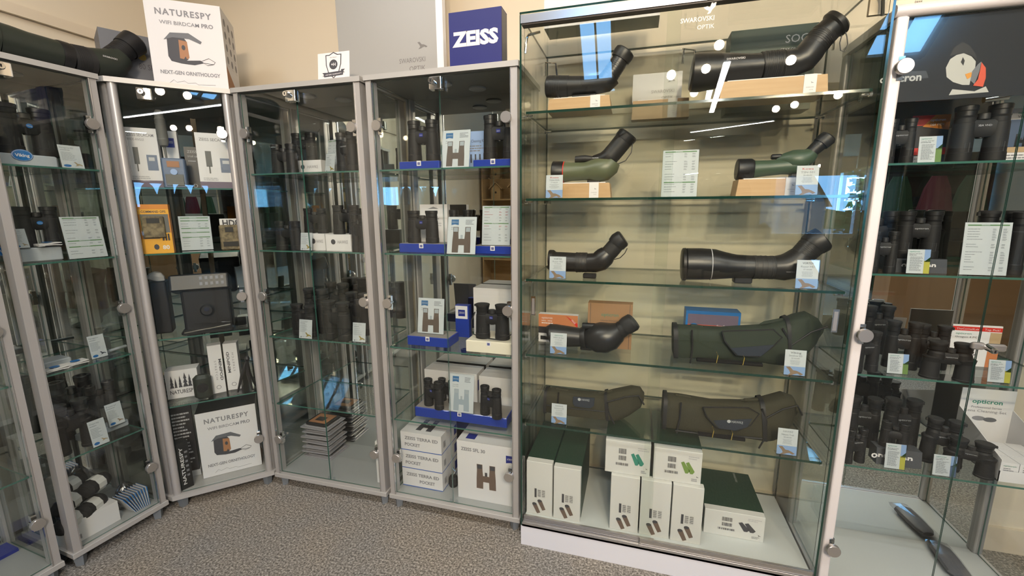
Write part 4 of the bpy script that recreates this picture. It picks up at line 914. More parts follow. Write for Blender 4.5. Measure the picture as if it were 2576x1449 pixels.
scope_case('large brown olive scope case with folded strap on the fifth shelf', F, .17, z, (1660, 560), 2.338,
    [(20, 1005, 8, 1200), (110, 1012, 95, 1212), (300, 1045, 300, 1252), (500, 1050, 520, 1275), (600, 1035, 610, 1290), (720, 1002, 700, 1245), (780, 1020, 765, 1180), (812, 1080, 802, 1112)],
    'olive_cloth', [(243, 1048), (262, 1100), (320, 1165), (440, 1180), (510, 1150), (560, 1085), (500, 1050)], ([(300, 1122), (520, 1112), (490, 1160), (420, 1178), (330, 1165)], 435, 1137, 'HAWKE', .036),
    ([(75, 1015, 190, 1035), (480, 1048, 605, 1045)], (205, 1275, 470, 1285)), [[(118, 1025), (110, 1120), (92, 1200)], [(85, 1185), (250, 1205), (420, 1215), (580, 1230)], [(580, 1060), (605, 1130), (600, 1220), (560, 1285)], [(605, 1110), (700, 1060), (780, 1040), (808, 1095)]], ((0, 1), (15, 16)))
card('bird card in front of the large brown olive case', F, (1956, 1081, 2007, 1146), .05, z, f_scope('HAWKE', 'ink_grey', 'Nature Trek', '20-60x80'), group=BG, lean=.08)
# white and green cartons on the plinth
z = .1108
def sleeve(label, px0, px1, py1, height, deep, kind, dep=None, zz=z, h_px=None, group='white cartons in dark green sleeves'):
    dep = dep if dep is not None else D(F, (px0 + px1) / 2, py1, zz, .036, .2)
    x0 = F.hit(px0, py1, dep)[0]; x1 = F.hit(px1, py1, dep)[0]; w = x1 - x0; x = (x0 + x1) / 2; h = height
    root = thing('sleeved_carton', label, 'box', tuple(F.w(x, dep, zz)), 0, group)
    mb = MB(); mb.rbox(-w / 2 + .001, w / 2 - .001, 0, .030, 0, h, 'off_white', .002); y = -.0006
    if kind == 'tall':
        mb.rect(w * .0 - w * .18, w * .0 - w * .10, h * .33, h * .50, y, 'ink')
        for a in (-.06, .10): 
            for q in range(9): mb.rect(w * a, w * (a + .12), h * (.35 + .016 * q), h * (.35 + .016 * q + .009 * (1 + q % 2) / 2), y, 'ink')
        for s, t in ((-1, 0), (1, .07)):
            c = Vector((s * w * .10 - w * .0, h * (.12 + t))); a = Vector((.42, -.9)).normalized() * w * .20; b = Vector((-a.y, a.x)).normalized() * w * .085
            mb.poly([tuple(c - a - b), tuple(c + a - b * .8), tuple(c + a + b * .8), tuple(c - a + b)], y, 'brown_print'); mb.disc(c.x - a.x, c.y - a.y, w * .085, w * .06, y - .0002, 'ink', 12)
    else:
        mb.barcode(-w * .20, -w * .03, h * .62, h * .78, y); mb.barcode(-w * .20, -w * .03, h * .42, h * .56, y); mb.barcode(-w * .26, w * .02, h * .26, h * .34, y)
        mb.lines(w * .22, w * .46, h * .86, 2, h * .06, y, 'ink_pale'); cc = {'teal': 'teal_ink', 'lime': 'photo_green', 'kit': 'ink'}[kind]
        for s in (-1, 1): mb.poly([(w * .22 + s * w * .05 + a * w, h * .48 + b * h) for a, b in ((-.10, .16), (-.04, .20), (.09, -.08), (.05, -.16), (.0, -.16))], y, cc)
        mb.lines(w * .30, w * .44, h * .18, 2, h * .05, y, 'ink_grey'); bird(mb, w * .42, h * .25, w * .025, y, 'ink')
    mb.build('inner_box', root)
    mb = MB(); mb.box(-w / 2, w / 2, .030, deep, 0, h, 'dark_green_box'); mb.build('green_sleeve', root)
    if kind == 'kit': mb = MB(); mb.T = Matrix.Translation((0, 0, h)) @ Matrix.Rotation(-math.pi / 2, 4, 'X'); mb.text('SWAROVSKI', w * .2, deep * .86, -.0004, .008, 'light_grey', rot=-1.57); mb.build('lettering', root)
    return x, w, dep
bx0 = F.hit(1360, 1163, .045)[1] - z
sleeve('leftmost tall white carton in a green sleeve on the plinth', 1324, 1389, 1290, F.hit(1356, 1163, .045)[1] - z, .33, 'tall', .045)
sleeve('second tall sleeved carton from the left on the plinth', 1391, 1459, 1305, F.hit(1425, 1178, .045)[1] - z, .33, 'tall', .045)
Hm = F.hit(1566, 1198, .045)[1] - z
for a, b, t in ((1531, 1604, 'tall sleeved carton below the teal binocular carton'), (1606, 1683, 'middle tall sleeved carton seen through the overlapping glass doors'), (1685, 1764, 'tall sleeved carton beside the flat wide one')): sleeve(t, a, b, 1345, Hm, .33, 'tall', .045)
zt = z + Hm
sleeve('flat sleeved carton with a teal binocular print, lying on the tall cartons', 1521, 1636, 1178, F.hit(1578, 1112, .06)[1] - zt, .30, 'teal', .06, zt + .0005)
sleeve('flat sleeved carton with a lime binocular print, lying on the tall cartons', 1641, 1764, 1204, F.hit(1700, 1132, .06)[1] - zt, .30, 'lime', .06, zt + .0005)
dK = D(F, 1920, 1366, z, .05, .15)
x0 = F.hit(1764, 1340, dK)[0]
sleeve('wide flat sleeved carton on the right of the plinth', 1766, 1921, 1362, F.hit(1845, 1290, dK)[1] - z, .27, 'kit', dK)
# things on the roof of the tall case
z = GH + .0005
def fsee(mb, w, h): mb.text('SEE THE UNSEEN', -w * .43, .022, -.0005, .011, 'panel_ink', 'L', width=w * .26); mb.text('OPTIK', w * .45, .040, -.0005, .016, 'panel_ink', 'R')
carton('long white lettered box lying on the roof of the tall case', F, None, .15, z, .105, fsee, 'white', xx=.238, wh=(.381, .10), sides=dict(d='grey_underside'))  # underside of the white box coloured grey to stand for its shade
mb = MB(); mb.tube([(-.075, 0, .03), (.0, 0, .032), (.075, 0, .03)], [.028, .030, .026], 'scope_black', 18); solo('monocular', mb, 'dark rubber optic lying on the roof of the tall case, cut by the photo edge', 'monocular', tuple(F.w(F.hit(1853, 0, .10)[0], .10, z + .002)))

# ================================================================== cabinet with the blue stands
F = F4; ZS = 'zeiss'
z = Z1; BS = 'blue display stands'; BNG = 'black binoculars on the blue stands'
_, zt, _ = stand('blue stand on the top shelf, left of the white card', F, (1004, 405, 1105, 422), .06, z, .085)
bino('black binoculars on the left blue stand of the top shelf', F, (1027, 304, 1104, 404), .10, zt, badge='zeiss', group=BNG)
card('white binocular card between the two pairs on the top shelf', F, (1108, 324, 1178, 419), .06, z, f_zeiss('SFL', '8x40, 10x40'), lean=.2, group='white binocular cards')
_, zt, _ = stand('blue stand on the top shelf at the right post', F, (1190, 400, 1291, 419), .055, z, .085)
bino('tall black binoculars on the right blue stand of the top shelf', F, (1216, 290, 1300, 399), .095, zt, badge='zeiss', group=BNG)
def fclean(mb, w, h):
    mb.rect(-w / 2, w / 2, 0, h, -.0004, 'sky_print'); mb.text('Lens Cleaning Kit', 0, h * .72, -.0008, h * .07, 'ink', width=w * .9); mb.lines(-w * .45, w * .45, h * .64, 3, h * .06, -.0008, 'ink_grey')
    for q in (-.2, 0, .2): mb.rbox(w * q - .003, w * q + .003, -.001, 0, h * .2, h * .42, 'ink')
carton('lens cleaning kit pack behind the top shelf card', F, (1168, 330, 1224, 408), .19, z, .03, fclean, 'white_card')
z = Z2
_, zt, _ = stand('blue stand on the second shelf, left half', F, (1004, 613, 1118, 638), .07, z, .10)
bino('black binoculars on the second shelf in front of a white box', F, (1026, 530, 1103, 613), .11, zt, badge='zeiss', group=BNG)
def fhang(mb, w, h): mb.rect(-w / 2, w / 2, 0, h * .8, -.0004, 'white_card'); mb.lines(-w * .3, w * .3, h * .7, 4, h * .05, -.0006, 'ink_pale'); mb.poly([(-w * .2, h * .9), (0, h * .95), (w * .2, h * .9)], -.0006, 'ink_grey')
carton('white hanging box behind the second shelf binoculars', F, (1058, 514, 1126, 620), .20, z, .03, fhang, 'white')
card('white binocular card in the middle of the second shelf', F, (1122, 546, 1194, 640), .045, z, f_zeiss('SFL', '8x30, 10x30'), lean=.2, group='white binocular cards')
_, zt, _ = stand('blue stand carrying a price list on the second shelf', F, (1187, 619, 1293, 642), .085, z, .10)
card('white price list with red figures on a blue stand', F, (1211, 518, 1282, 617), .105, zt, f_price((.975, .57), 8, 12, True), 'price_list', 'price list', lean=.12)
bino('black binoculars half hidden behind the second shelf card', F, (1130, 528, 1190, 600), .22, Z2, group=BNG)
z = Z3
dS = D(F, 1082, 872, z, .05, .12)
_, zt, _ = stand('blue stand under the tilted card on the third shelf', F, (1025, 848, 1128, 871), dS, z, .11)
card('tilted white binocular card on the third shelf stand', F, (1049, 753, 1114, 846), dS + .045, zt, f_zeiss('Terra ED', '8x42 10x42'), lean=.14, group='white binocular cards')
carton('upright blue block with a white tag between the third shelf stands', F, (1146, 768, 1180, 848), D(F, 1163, 848, z, .1, .25), z, .03, lambda mb, w, h: (mb.rect(-w * .48, w * .40, h * .58, h * .98, -.0006, 'white'), mb.rect(-w * .28, w * .22, h * .66, h * .86, -.0008, 'zeiss_flag'), mb.text('ZEISS', -w * .03, h * .74, -.001, h * .06, 'white', width=w * .42)), 'blue', 'display_stand', 'display stand')
dW = .14
_, zt, _ = stand('cream white stand on the third shelf at the right post', F, (1172, 860, 1288, 889), .05, z, .16, True, 'cream_stand', 'cream_stand', 'cream display stands')
bino('large black binoculars with a neck strap on the cream stand', F, (1197, 766, 1282, 866), .10, zt, 'caps', 'zeiss', strap=True, group=BNG)
carton('big white carton behind the large strapped binoculars', F, (1192, 726, 1300, 862), .215, z, .10, None, 'white')
z = Z4
_, zt, _ = stand('long blue stand with pocket binoculars on the fourth shelf', F, (1045, 1038, 1275, 1074), D(F, 1160, 1062, z, .04, .1), z, .115)
bino('pocket binoculars on the left of the long blue stand', F, (1064, 957, 1118, 1025), .10, zt, 'slim', 'zeiss', rz=-.35, group=BNG)
bino('pocket binoculars on the right of the long blue stand', F, (1206, 975, 1264, 1046), .085, zt, 'slim', 'zeiss', rz=-.35, group=BNG)
bino('pocket binoculars half hidden by the card on the long stand', F, (1100, 955, 1150, 1015), .165, zt, 'slim', None, rz=-.3, group=BNG)
card('white card with a pale binocular print on the long blue stand', F, (1128, 946, 1189, 1038), .075, zt, f_zeiss('Terra ED', '8x25 10x25', 'riser_grey'), lean=.14, group='white binocular cards')
carton('white carton behind the left pocket binoculars', F, (1070, 935, 1200, 1040), .21, z, .10, None, 'white', side_fn=lambda mb, w, h: mb.rect(w * .1, w * .35, h * .5, h * .8, -.0006, 'zeiss_flag'))
carton('white carton behind the right pocket binoculars', F, (1206, 950, 1296, 1060), .20, z, .11, None, 'white')
z = .0712
def fterra(align):
    def fn(mb, w, h):
        mb.rect(-w / 2, w / 2, 0, h * .04, -.0004, 'box_blue_trim'); mb.text('ZEISS TERRA ED', -w * .40, h * .60, -.0006, h * .165, 'ink_grey', 'L', width=w * .82, bold=.03)
        if align == 'C': mb.text('POCKET', w * .12, h * .25, -.0006, h * .165, 'ink_grey', 'C', width=w * .38, bold=.03)
        else: mb.text('POCKET', -w * .40, h * .25, -.0006, h * .165, 'ink_grey', 'L', width=w * .38, bold=.03)
    return fn
def sterra(mb, w, h): mb.barcode(w * .12, w * .25, h * .25, h * .6, -.0006, 'ink_grey'); mb.rect(w * .8, w * .97, h * .25, h * .75, -.0006, 'zeiss_flag'); mb.rect(0, w, 0, h * .04, -.0005, 'box_blue_trim')
dT = D(F, 1065, 1228, z, .045, .1); hs = (F.hit(1062, 1092, dT)[1] - z) / 3; TG = 'white lettered cartons stacked on the cabinet floor'
xT = (F.hit(1012, 1175, dT)[0] + F.hit(1112, 1175, dT)[0]) / 2; wT = F.hit(1112, 1175, dT)[0] - F.hit(1012, 1175, dT)[0]
for i, (t, al) in enumerate((('bottom carton of the three stacked pocket binocular cartons', 'C'), ('middle carton of the three stacked pocket binocular cartons', 'L'), ('topmost carton of the three stacked pocket binocular cartons', 'L'))):
    carton(t, F, None, dT, z + i * hs + .0002 * i, .17, fterra(al), 'white', xx=xT, wh=(wT, hs - .0004), side_fn=sterra, group=TG, top_fn=(lambda mb, w, d: bino_print(mb, 0, d * .15, w * .34, -.0006, 'ink', 'ink_grey')) if i == 2 else None)
dF = D(F, 1158, 1250, z, .04, .1)
def fsfl(mb, w, h):
    mb.text('ZEISS SFL 30', -w * .43, h * .84, -.0006, h * .055, 'ink_grey', 'L', width=w * .42, bold=.03); mb.poly([(w * .34, h * .86), (w * .34, h * .73), (w * .42, h * .745), (w * .5, h * .73), (w * .5, h * .86)], -.0006, 'zeiss_flag'); mb.text('ZEISS', w * .42, h * .79, -.0008, h * .025, 'white', width=w * .13); bino_print(mb, -w * .0, h * .22, w * .30, -.0006, 'brown_print', 'ink')
xa = F.hit(1151, 1180, dF)[0]; xb = .5995 - .034
carton('big white carton with a binocular print on the cabinet floor', F, None, dF, z, .22, fsfl, 'white', xx=(xa + xb) / 2, wh=(xb - xa, F.hit(1160, 1108, dF)[1] - z), top_fn=lambda mb, w, d: mb.rect(-w * .38, -w * .22, d * .1, d * .3, -.0006, 'zeiss_flag'))
mb = MB(); mb.lathe((0, 0, 0), (0, 0, .05), [(0, .018), (.3, .022), (.8, .02), (1, .014)], 'black_matt', 16); mb.tube([(0, 0, .05), (.01, 0, .075), (-.004, .004, .085)], .004, 'chrome', 8); solo('rubber_blower', mb, 'small black blower standing between the stack and the big carton', 'blower', tuple(F.w(F.hit(1141, 1220, .13)[0], .13, z)))
# on top of this cabinet
z = 1.8005
def fzeiss(mb, w, h): mb.text('ZEISS', 0, h * .40, -.0006, h * .24, 'white', width=w * .88, bold=.05)
carton('deep blue lettered cube sign on top of the cabinet', F, (1130, 24, 1262, 165), .035, z, .065, fzeiss, 'blue_dark', 'cube_sign', 'sign', side_fn=lambda mb, w, h: mb.rect(w * .02, w * .98, h * .02, h * .98, -.0004, 'slate_box'))
xa, _ = F.hit(850, 100, .20); xb, za = F.hit(1098, 60, .20); 
root = thing('brand_board', 'tall grey white lettered board leaning behind the blue cube sign', 'sign', tuple(F.w((xa + xb) / 2, .20, z)))
w = xb - xa; mb = MB(); mb.box(-w / 2, w / 2, 0, .02, 0, .62, 'panel_grey'); lx = F.hit(1070, 150, .20)[0] - (xa + xb) / 2; lz = F.hit(1040, 157, .20)[1] - z
mb.text('SWAROVSKI', lx, lz, -.0006, .018, 'panel_ink', 'R', width=F.hit(1070, 150, .2)[0] - F.hit(1005, 155, .2)[0]); mb.text('OPTIK', lx, lz - .032, -.0006, .018, 'panel_ink', 'R'); bird(mb, lx - .01, lz + .06, .022, -.0006, 'panel_ink'); mb.build('panel', root)
mb = MB(); mb.box(w / 2, w / 2 + .028, -.004, .024, 0, .62, 'white_paint'); mb.build('edge_profile', root)

# ================================================================== cabinet with the clear trays
F = F3; HG = 'black binoculars in the middle cabinet'
def fhk(mb, w, h): mb.disc(-w * .20, h * .55, h * .16, h * .16, -.0006, 'ink', 18); mb.text('HAWKE', w * .18, h * .45, -.0006, h * .20, 'ink_grey', width=w * .40)
z = Z1
bino('black binoculars at the left of the top shelf, tray cabinet', F, (684, 363, 747, 433), .10, z, group=HG)
carton('white lettered box under the raised binoculars on the top shelf', F, (742, 403, 808, 431), .16, z, .08, fhk, 'white', group='low white lettered boxes used as risers')
bino('black binoculars raised on a white box on the top shelf', F, (735, 335, 796, 402), .19, z + F.bb(742, 403, 808, 431, .16, z)[3], group=HG)
card('tall white price list behind the small card on the top shelf', F, (813, 350, 846, 430), .14, z, f_price((.97,), 3, 10), 'price_list', 'price list', lean=.15, rz=-.35)
card('small card with a bird at the foot of the tall price list', F, (812, 386, 842, 431), .085, z, f_hawke('Frontier'), group='small bird cards in the middle cabinet', lean=.15, rz=-.3)
bino('black binoculars with silver rings beside the right post', F, (844, 333, 902, 430), .075, z, badge='HAWKE', group=HG, rz=-.3)
z = Z2
bino('black binoculars at the left of the second shelf, tray cabinet', F, (695, 556, 757, 630), .07, z, group=HG)
card('small card with a bird before the second shelf riser boxes', F, (754, 586, 783, 632), .05, z, f_hawke('Endurance'), group='small bird cards in the middle cabinet', lean=.15)
carton('white riser box half behind the small card on the second shelf', F, (776, 588, 818, 631), .08, z, .09, fhk, 'white', group='low white lettered boxes used as risers')
hb = F.bb(820, 590, 883, 633, .07, z)[3]
carton('white riser box with a round dark emblem on the second shelf', F, (820, 590, 883, 634), .07, z, .10, fhk, 'white', group='low white lettered boxes used as risers')
bino('black binoculars standing on the left riser box of the second shelf', F, (757, 524, 832, 590), .12, z + hb, group=HG)
bino('black binoculars standing on the riser box with the round emblem', F, (836, 516, 908, 592), .10, z + hb, group=HG)
bino('black binoculars on the second shelf beside the right post, tray cabinet', F, (884, 540, 925, 632), .055, z, rz=-.4, group=HG)
z = Z3
dd = lambda x, y: D(F3, x, y, Z3, .068, .25)
for (b, yb, t) in (((733, 768, 800, 842), 842, 'front left binoculars with flat caps on the third shelf'), ((812, 760, 884, 856), 856, 'front centre binoculars with flat caps on the third shelf'), ((766, 728, 828, 800), 812, 'binoculars with flat caps behind the small card on the third shelf'),
                   ((820, 713, 880, 790), 806, 'rearmost binoculars with flat caps on the third shelf'), ((872, 738, 935, 835), 838, 'binoculars with flat caps at the right post of the third shelf')):
    bino(t, F, b, (.15 if yb == 812 else dd((b[0] + b[2]) / 2, yb)), z, 'caps', group='capped binoculars crowded on one shelf', rz=-.15)
card('small card before the front left capped binoculars', F, (750, 806, 782, 849), .032, z, f_hawke('Vantage'), group='small bird cards in the middle cabinet', lean=.15)
card('small card before the capped binoculars at the right', F, (885, 814, 917, 858), .045, z, f_hawke('Endurance'), group='small bird cards in the middle cabinet', lean=.15)
z = .0712; dT = D(F, 800, 1156, .0712, .05, .16); rnd = random.Random(2)
for i in range(7):
    zz = z + i * .0265; x = (F.hit(736, 1120, dT)[0] + F.hit(838, 1120, dT)[0]) / 2 + .010 + rnd.uniform(-.006, .006)
    nm = ['bottom clear tray of the stack on the cabinet floor', 'second clear tray from the bottom of the stack', 'third clear tray from the bottom of the stack', 'fourth clear tray, middle of the stack', 'third clear tray from the top of the stack', 'second clear tray from the top of the stack', 'topmost clear tray with an orange brown label'][i]
    root = thing('blister_tray', nm, 'tray', tuple(F.w(x, dT + rnd.uniform(0, .008), zz)), F.a + rnd.uniform(-.03, .05), 'clear blister trays stacked on the cabinet floor')
    mb = MB(); mb.rbox(-.082, .082, 0, .15, .0, .0035, 'clear_tray', .008); mb.rbox(-.070, .070, .012, .138, .0035, .010, 'clear_tray', .012); mb.build('tray_shell', root)
    mb = MB(); mb.rbox(-.064, .064, .016, .134, .0100, .0235, 'black', .014); mb.build('contents', root)
    if i == 6: mb = MB(); mb.box(-.050, .050, .03, .12, .0236, .0243, 'feeder_brown'); mb.box(-.03, .02, .05, .09, .0243, .0246, 'black'); mb.build('label_insert', root)
carton('slim white box with small print at the right post on the floor', F, (946, 1112, 964, 1203), .06, z, .12, lambda mb, w, h: (mb.disc(0, h * .85, w * .2, w * .2, -.0005, 'ink'), mb.text('HAWKE', 0, h * .55, -.0005, .004, 'ink_grey', rot=-1.57)), 'white')
z = 1.8005
def fwar(mb, w, h):
    y = -.0003; cx, cz = 0, h * .57
    mb.poly([(cx + a * w * .22, cz + b * w * .22) for a, b in ((0, 1.5), (.6, 1.2), (1.15, 1.2), (1.1, 0), (.8, -.9), (0, -1.7), (-.8, -.9), (-1.1, 0), (-1.15, 1.2), (-.6, 1.2))], y, 'ink')
    mb.poly([(cx + a * w * .20, cz + b * w * .20) for a, b in ((0, 1.5), (.6, 1.2), (1.12, 1.2), (1.07, 0), (.78, -.9), (0, -1.7), (-.78, -.9), (-1.07, 0), (-1.12, 1.2), (-.6, 1.2))], y - .0002, 'white_card')
    mb.text('NO FAULT', cx, h * .80, y - .0004, h * .045, 'ink', width=w * .22); mb.disc(cx, cz, w * .13, w * .13, y - .0004, 'ink', 28); mb.text('+H', cx, cz - h * .05, y - .0006, h * .11, 'white_card', bold=.02)
    mb.poly([(-w * .36, h * .18), (-w * .30, h * .22), (-w * .36, h * .30), (-w * .24, h * .30), (-w * .24, h * .18)], y - .0004, 'ink'); mb.poly([(w * .36, h * .26), (w * .30, h * .30), (w * .36, h * .38), (w * .24, h * .38), (w * .24, h * .26)], y - .0004, 'ink')
    mb.poly([(-w * .30, h * .14), (w * .30, h * .18), (w * .30, h * .33), (-w * .30, h * .29)], y - .0006, 'ink'); mb.text('LIFETIME WARRANTY', 0, h * .20, y - .0009, h * .05, 'white_card', width=w * .52, rot=.05)
card('white card with a shield emblem standing on a silver cabinet', F, (797, 129, 877, 196), .03, z, fwar, 'warranty_card', 'sign', lean=.10, holder=False)
mb = MB(); mb.tube([(-.02, 0, 0), (-.018, 0, .014), (0, .004, .020), (.02, .008, .012), (.024, .01, 0)], .0015, 'black', 6); solo('cable', mb, 'thin black cable looping over the cabinet top', 'cable', tuple(F.w(F.hit(730, 203, .08)[0], .08, z)))

# ================================================================== corner cabinet
F = F2
def feeder(mb, cx, cz, s, y, m1='ink', m2='feeder_brown', m3='slate_box'):
    P = lambda L: [(cx + a * s, cz + b * s) for a, b in L]
    mb.poly(P([(-.50, -.30), (-.48, .30), (-.30, .42), (.05, .38), (.12, .28), (.12, -.36), (-.10, -.52), (-.42, -.46)]), y, m1)
    mb.poly(P([(-.14, -.34), (-.12, .30), (.14, .26), (.16, -.30), (.08, -.36), (.04, -.26), (-.02, -.36)]), y - .0002, m2)
    mb.disc(cx + .01 * s, cz + .04 * s, .06 * s, .09 * s, y - .0004, m1, 14)
    mb.poly(P([(-.58, .26), (-.36, .52), (.22, .56), (.62, .30), (.56, .22), (.22, .36), (-.30, .36)]), y - .0005, m3)
    mb.poly(P([(-.12, -.52), (-.10, -.42), (.50, -.36), (.62, -.44), (.30, -.54)]), y - .0003, m1)
    mb.tube([(cx + a * s, y, cz + b * s) for a, b in ((.46, -.42), (.78, -.26), (.98, -.38), (.92, -.46), (.72, -.52), (.60, -.44), (.92, -.46))], .0009, m1, 5)
def fbird(mb, w, h):
    y = -.0006; mb.text('NATURESPY', 0, h * .83, y, h * .068, 'ink_grey', width=w * .74, bold=.03, sp=1.2); mb.text('WIFI BIRDCAM', -w * .07, h * .725, y, h * .042, 'ink_grey', width=w * .52, bold=.01); mb.text('PRO', w * .30, h * .725, y, h * .046, 'ink_grey', width=w * .16, bold=.03)
    feeder(mb, -w * .06, h * .46, w * .42, y); mb.text('NEXT-GEN ORNITHOLOGY', 0, h * .155, y, h * .042, 'ink_grey', width=w * .80, bold=.03)
    mb.tube([(w * a, y, h * b) for a, b in ((-.30, .05), (-.24, .09), (-.20, .06), (-.10, .085), (-.06, .06), (.05, .07), (.08, .05), (.32, .06))], .0006, 'ink_grey', 4)
def sbird(mb, w, h):
    y = -.0005
    for i in range(4):
        for j in range(3): mb.disc(w * (.2 + .3 * j), h * (.86 - .15 * i), w * .07, w * .07, y, 'ink_grey', 12); mb.rect(w * (.12 + .3 * j), w * (.28 + .3 * j), h * (.79 - .15 * i), h * (.795 - .15 * i), y, 'ink_pale')
    mb.poly([(0, .0), (0, h * .32), (w * .9, 0)], y, 'feeder_brown')
z = 1.8005
x0 = F.hit(382, 204, .045)[0]; x1 = F.hit(577, 222, .045)[0]; zt = F.hit(541, 14, .045)[1]
carton('large white birdcam carton on top of the corner cabinet', F, None, .066, z, .22, fbird, 'white', rz=-.16, xx=(x0 + x1) / 2, wh=((x1 - x0) * 1.0, zt - z), side_fn=sbird, group='white birdcam cartons')
def fspo(mb, w, h): mb.text('80 SPOT', w * .25, h * .40, -.0006, h * .10, 'ink', width=w * .4); [mb.disc(w * (.12 + .22 * q), h * .62, w * .07, w * .07, -.0006, 'gold', 18) for q in range(2)]; mb.rect(w * .2, w * .42, h * .1, h * .18, -.0006, 'puffin_red')
carton('slate grey carton behind the long spotting scope', F, (262, 86, 412, 205), .20, z, .17, fspo, 'slate_box', rz=.30)
# first shelf
z = ZC[0]
def fsec(sub):
    def fn(mb, w, h):
        y = -.0006; mb.rect(-w / 2, w / 2, 0, h * .13, y, 'purple_print'); mb.text('ZEISS SECACAM', 0, h * .86, y, h * .05, 'ink_grey', width=w * .8, bold=.01)
        if sub: mb.text(sub, -w * .40, h * .79, y, h * .04, 'ink_grey', 'L', width=w * .5)
        mb.rbox(-w * .28, -w * .12, y, 0, h * .40, h * .68, 'grey_body', .008); mb.rect(-w * .22, -w * .18, h * .28, h * .42, y, 'grey_body'); mb.rbox(w * .10, w * .42, y, 0, h * .30, h * .56, 'grey_blue_print', .004); mb.rect(w * .16, w * .34, h * .46, h * .52, y - .0008, 'light_grey'); mb.lines(-w * .4, w * .2, h * .2, 2, h * .03, y, 'ink_pale')
    return fn
CGp = 'camera packs on the top shelf of the corner cabinet'
carton('white wide angle camera box at the left of the corner cabinet', F, (318, 322, 402, 474), .11, z, .06, fsec('WIDE-ANGLE'), 'white_card', group=CGp, side_fn=None)
carton('white camera box with grey blue print at the right post', F, (497, 336, 590, 472), .10, z, .06, fsec(''), 'white_card', group=CGp)
carton('slim white box with a blue flag logo behind the antenna', F, (412, 330, 452, 470), .15, z, .04, lambda mb, w, h: (mb.rect(-w * .25, w * .3, h * .72, h * .88, -.0006, 'zeiss_flag'), mb.text('ZEISS', 0, h * .79, -.0008, h * .04, 'white', width=w * .42)), 'white_card', group=CGp)
def fdark(mb, w, h): mb.text('ZEISS', -w * .3, h * .86, -.0006, h * .06, 'light_grey', 'L'); mb.text('trail camera', -w * .3, h * .76, -.0006, h * .05, 'light_grey', 'L'); mb.lines(-w * .3, w * .3, h * .68, 1, h * .05, -.0006, 'ink_pale'); mb.text('D', w * .0, h * .04, -.0006, h * .09, 'light_grey')
carton('dark patterned camera box between two white ones', F, (468, 370, 506, 473), .175, z, .05, fdark, 'dark_print', group=CGp)
x, w, zb, h = F.bb(408, 398, 468, 472, .06, z)
root = thing('trail_camera', 'grey trail camera with a tall ribbed antenna', 'camera', tuple(F.w(x, .06, z)), F.a)
mb = MB(); mb.rbox(-w / 2, w / 2, 0, .05, 0, h, 'grey_blue_print', .006); mb.rbox(-w * .38, w * .38, -.004, 0, h * .08, h * .46, 'grey_body', .004); mb.build('body', root)
mb = MB(); mb.box(-w * .26, w * .26, -.002, 0, h * .70, h * .90, 'feeder_brown'); mb.build('sensor_window', root)
mb = MB(); mb.lathe((0, -.006, h * .54), (0, 0, h * .54), [(0, w * .15), (1, w * .15)], 'sky_print', 18); mb.build('lens', root)
xa = F.hit(417, 398, .05)[0] - x; za = F.hit(417, 396, .05)[1] - z; xb, zb2 = F.hit(395, 275, .05); xb -= x; zb2 -= z
mb = MB(); mb.lathe((xa, .004, za), (xb, .004, zb2), [(0, .004), (.22, .005), (.26, .014), (.38, .0185), (.40, .0175), (.82, .0165), (.84, .0150), (.95, .0145), (1, .009)], 'grey_body', 18)
for i in range(16): t = .44 + i * .024; p = Vector((xa, .004, za)).lerp(Vector((xb, .004, zb2)), t); q = Vector((xa, .004, za)).lerp(Vector((xb, .004, zb2)), t + .010); mb.lathe(tuple(p), tuple(q), [(0, .0184), (1, .0184)], 'grey_body', 16)
mb.build('antenna', root)
# second shelf
z = ZC[1]
def fbro(mb, w, h):
    y = -.0006; mb.rect(-w * .44, w * .46, h * .3, h * .8, y + .0001, 'grey_body'); mb.rect(-w * .5, w * .5, h * .80, h * .90, y, 'yellow'); mb.text('COMMAND OPS', 0, h * .83, y - .0002, h * .045, 'ink', width=w * .8, bold=.02); mb.poly([(-w * .5, 0), (w * .5, 0), (w * .5, h * .42), (w * .18, h * .42), (w * .10, h * .30), (-w * .5, h * .30)], y, 'yellow')
    mb.rbox(-w * .42, w * .32, -.012, 0, h * .32, h * .76, 'camo', .006); mb.rect(-w * .24, w * .18, h * .62, h * .72, -.0125, 'black'); mb.text('80', w * .26, h * .08, y - .0004, h * .08, 'white_card', bold=.02); mb.disc(-w * .05, h * .13, w * .09, h * .06, y - .0004, 'ink', 8)
    for q in range(3): mb.rbox(w * (.18 + q * .09), w * (.24 + q * .09), -.004, 0, h * .26, h * .40, 'ink', .002)
    mb.poly([(-w * .4, h * .9), (-w * .35, h), (w * .35, h), (w * .4, h * .9)], y, 'orange')
carton('orange and black camouflage camera blister pack', F, (352, 514, 430, 635), .055, z, .04, fbro, 'orange', 'blister_pack', 'package')
card('white price list in the middle of the corner cabinet', F, (452, 544, 532, 629), .12, z, f_price((.96, .88, .66, .54, .40), 6, 12), 'price_list', 'price list', lean=.06)
carton('white box with bold lettering behind the bark patterned camera', F, (556, 550, 612, 632), .11, z, .05, lambda mb, w, h: mb.text('HD8', 0, h * .76, -.0006, h * .2, 'ink', width=w * .75, bold=.03), 'white')
x, w, zb, h = F.bb(553, 566, 606, 630, .06, z)
root = thing('trail_camera', 'bark patterned trail camera at the right post', 'camera', tuple(F.w(x, .06, z)), F.a)
mb = MB(); mb.rbox(-w / 2, w / 2, 0, .045, 0, h, 'camo', .008); mb.build('body', root); mb = MB(); mb.box(-w * .22, w * .18, -.002, 0, h * .72, h * .92, 'black'); mb.box(-w * .36, w * .36, -.002, 0, h * .15, h * .34, 'black'); mb.build('sensor_panel', root)
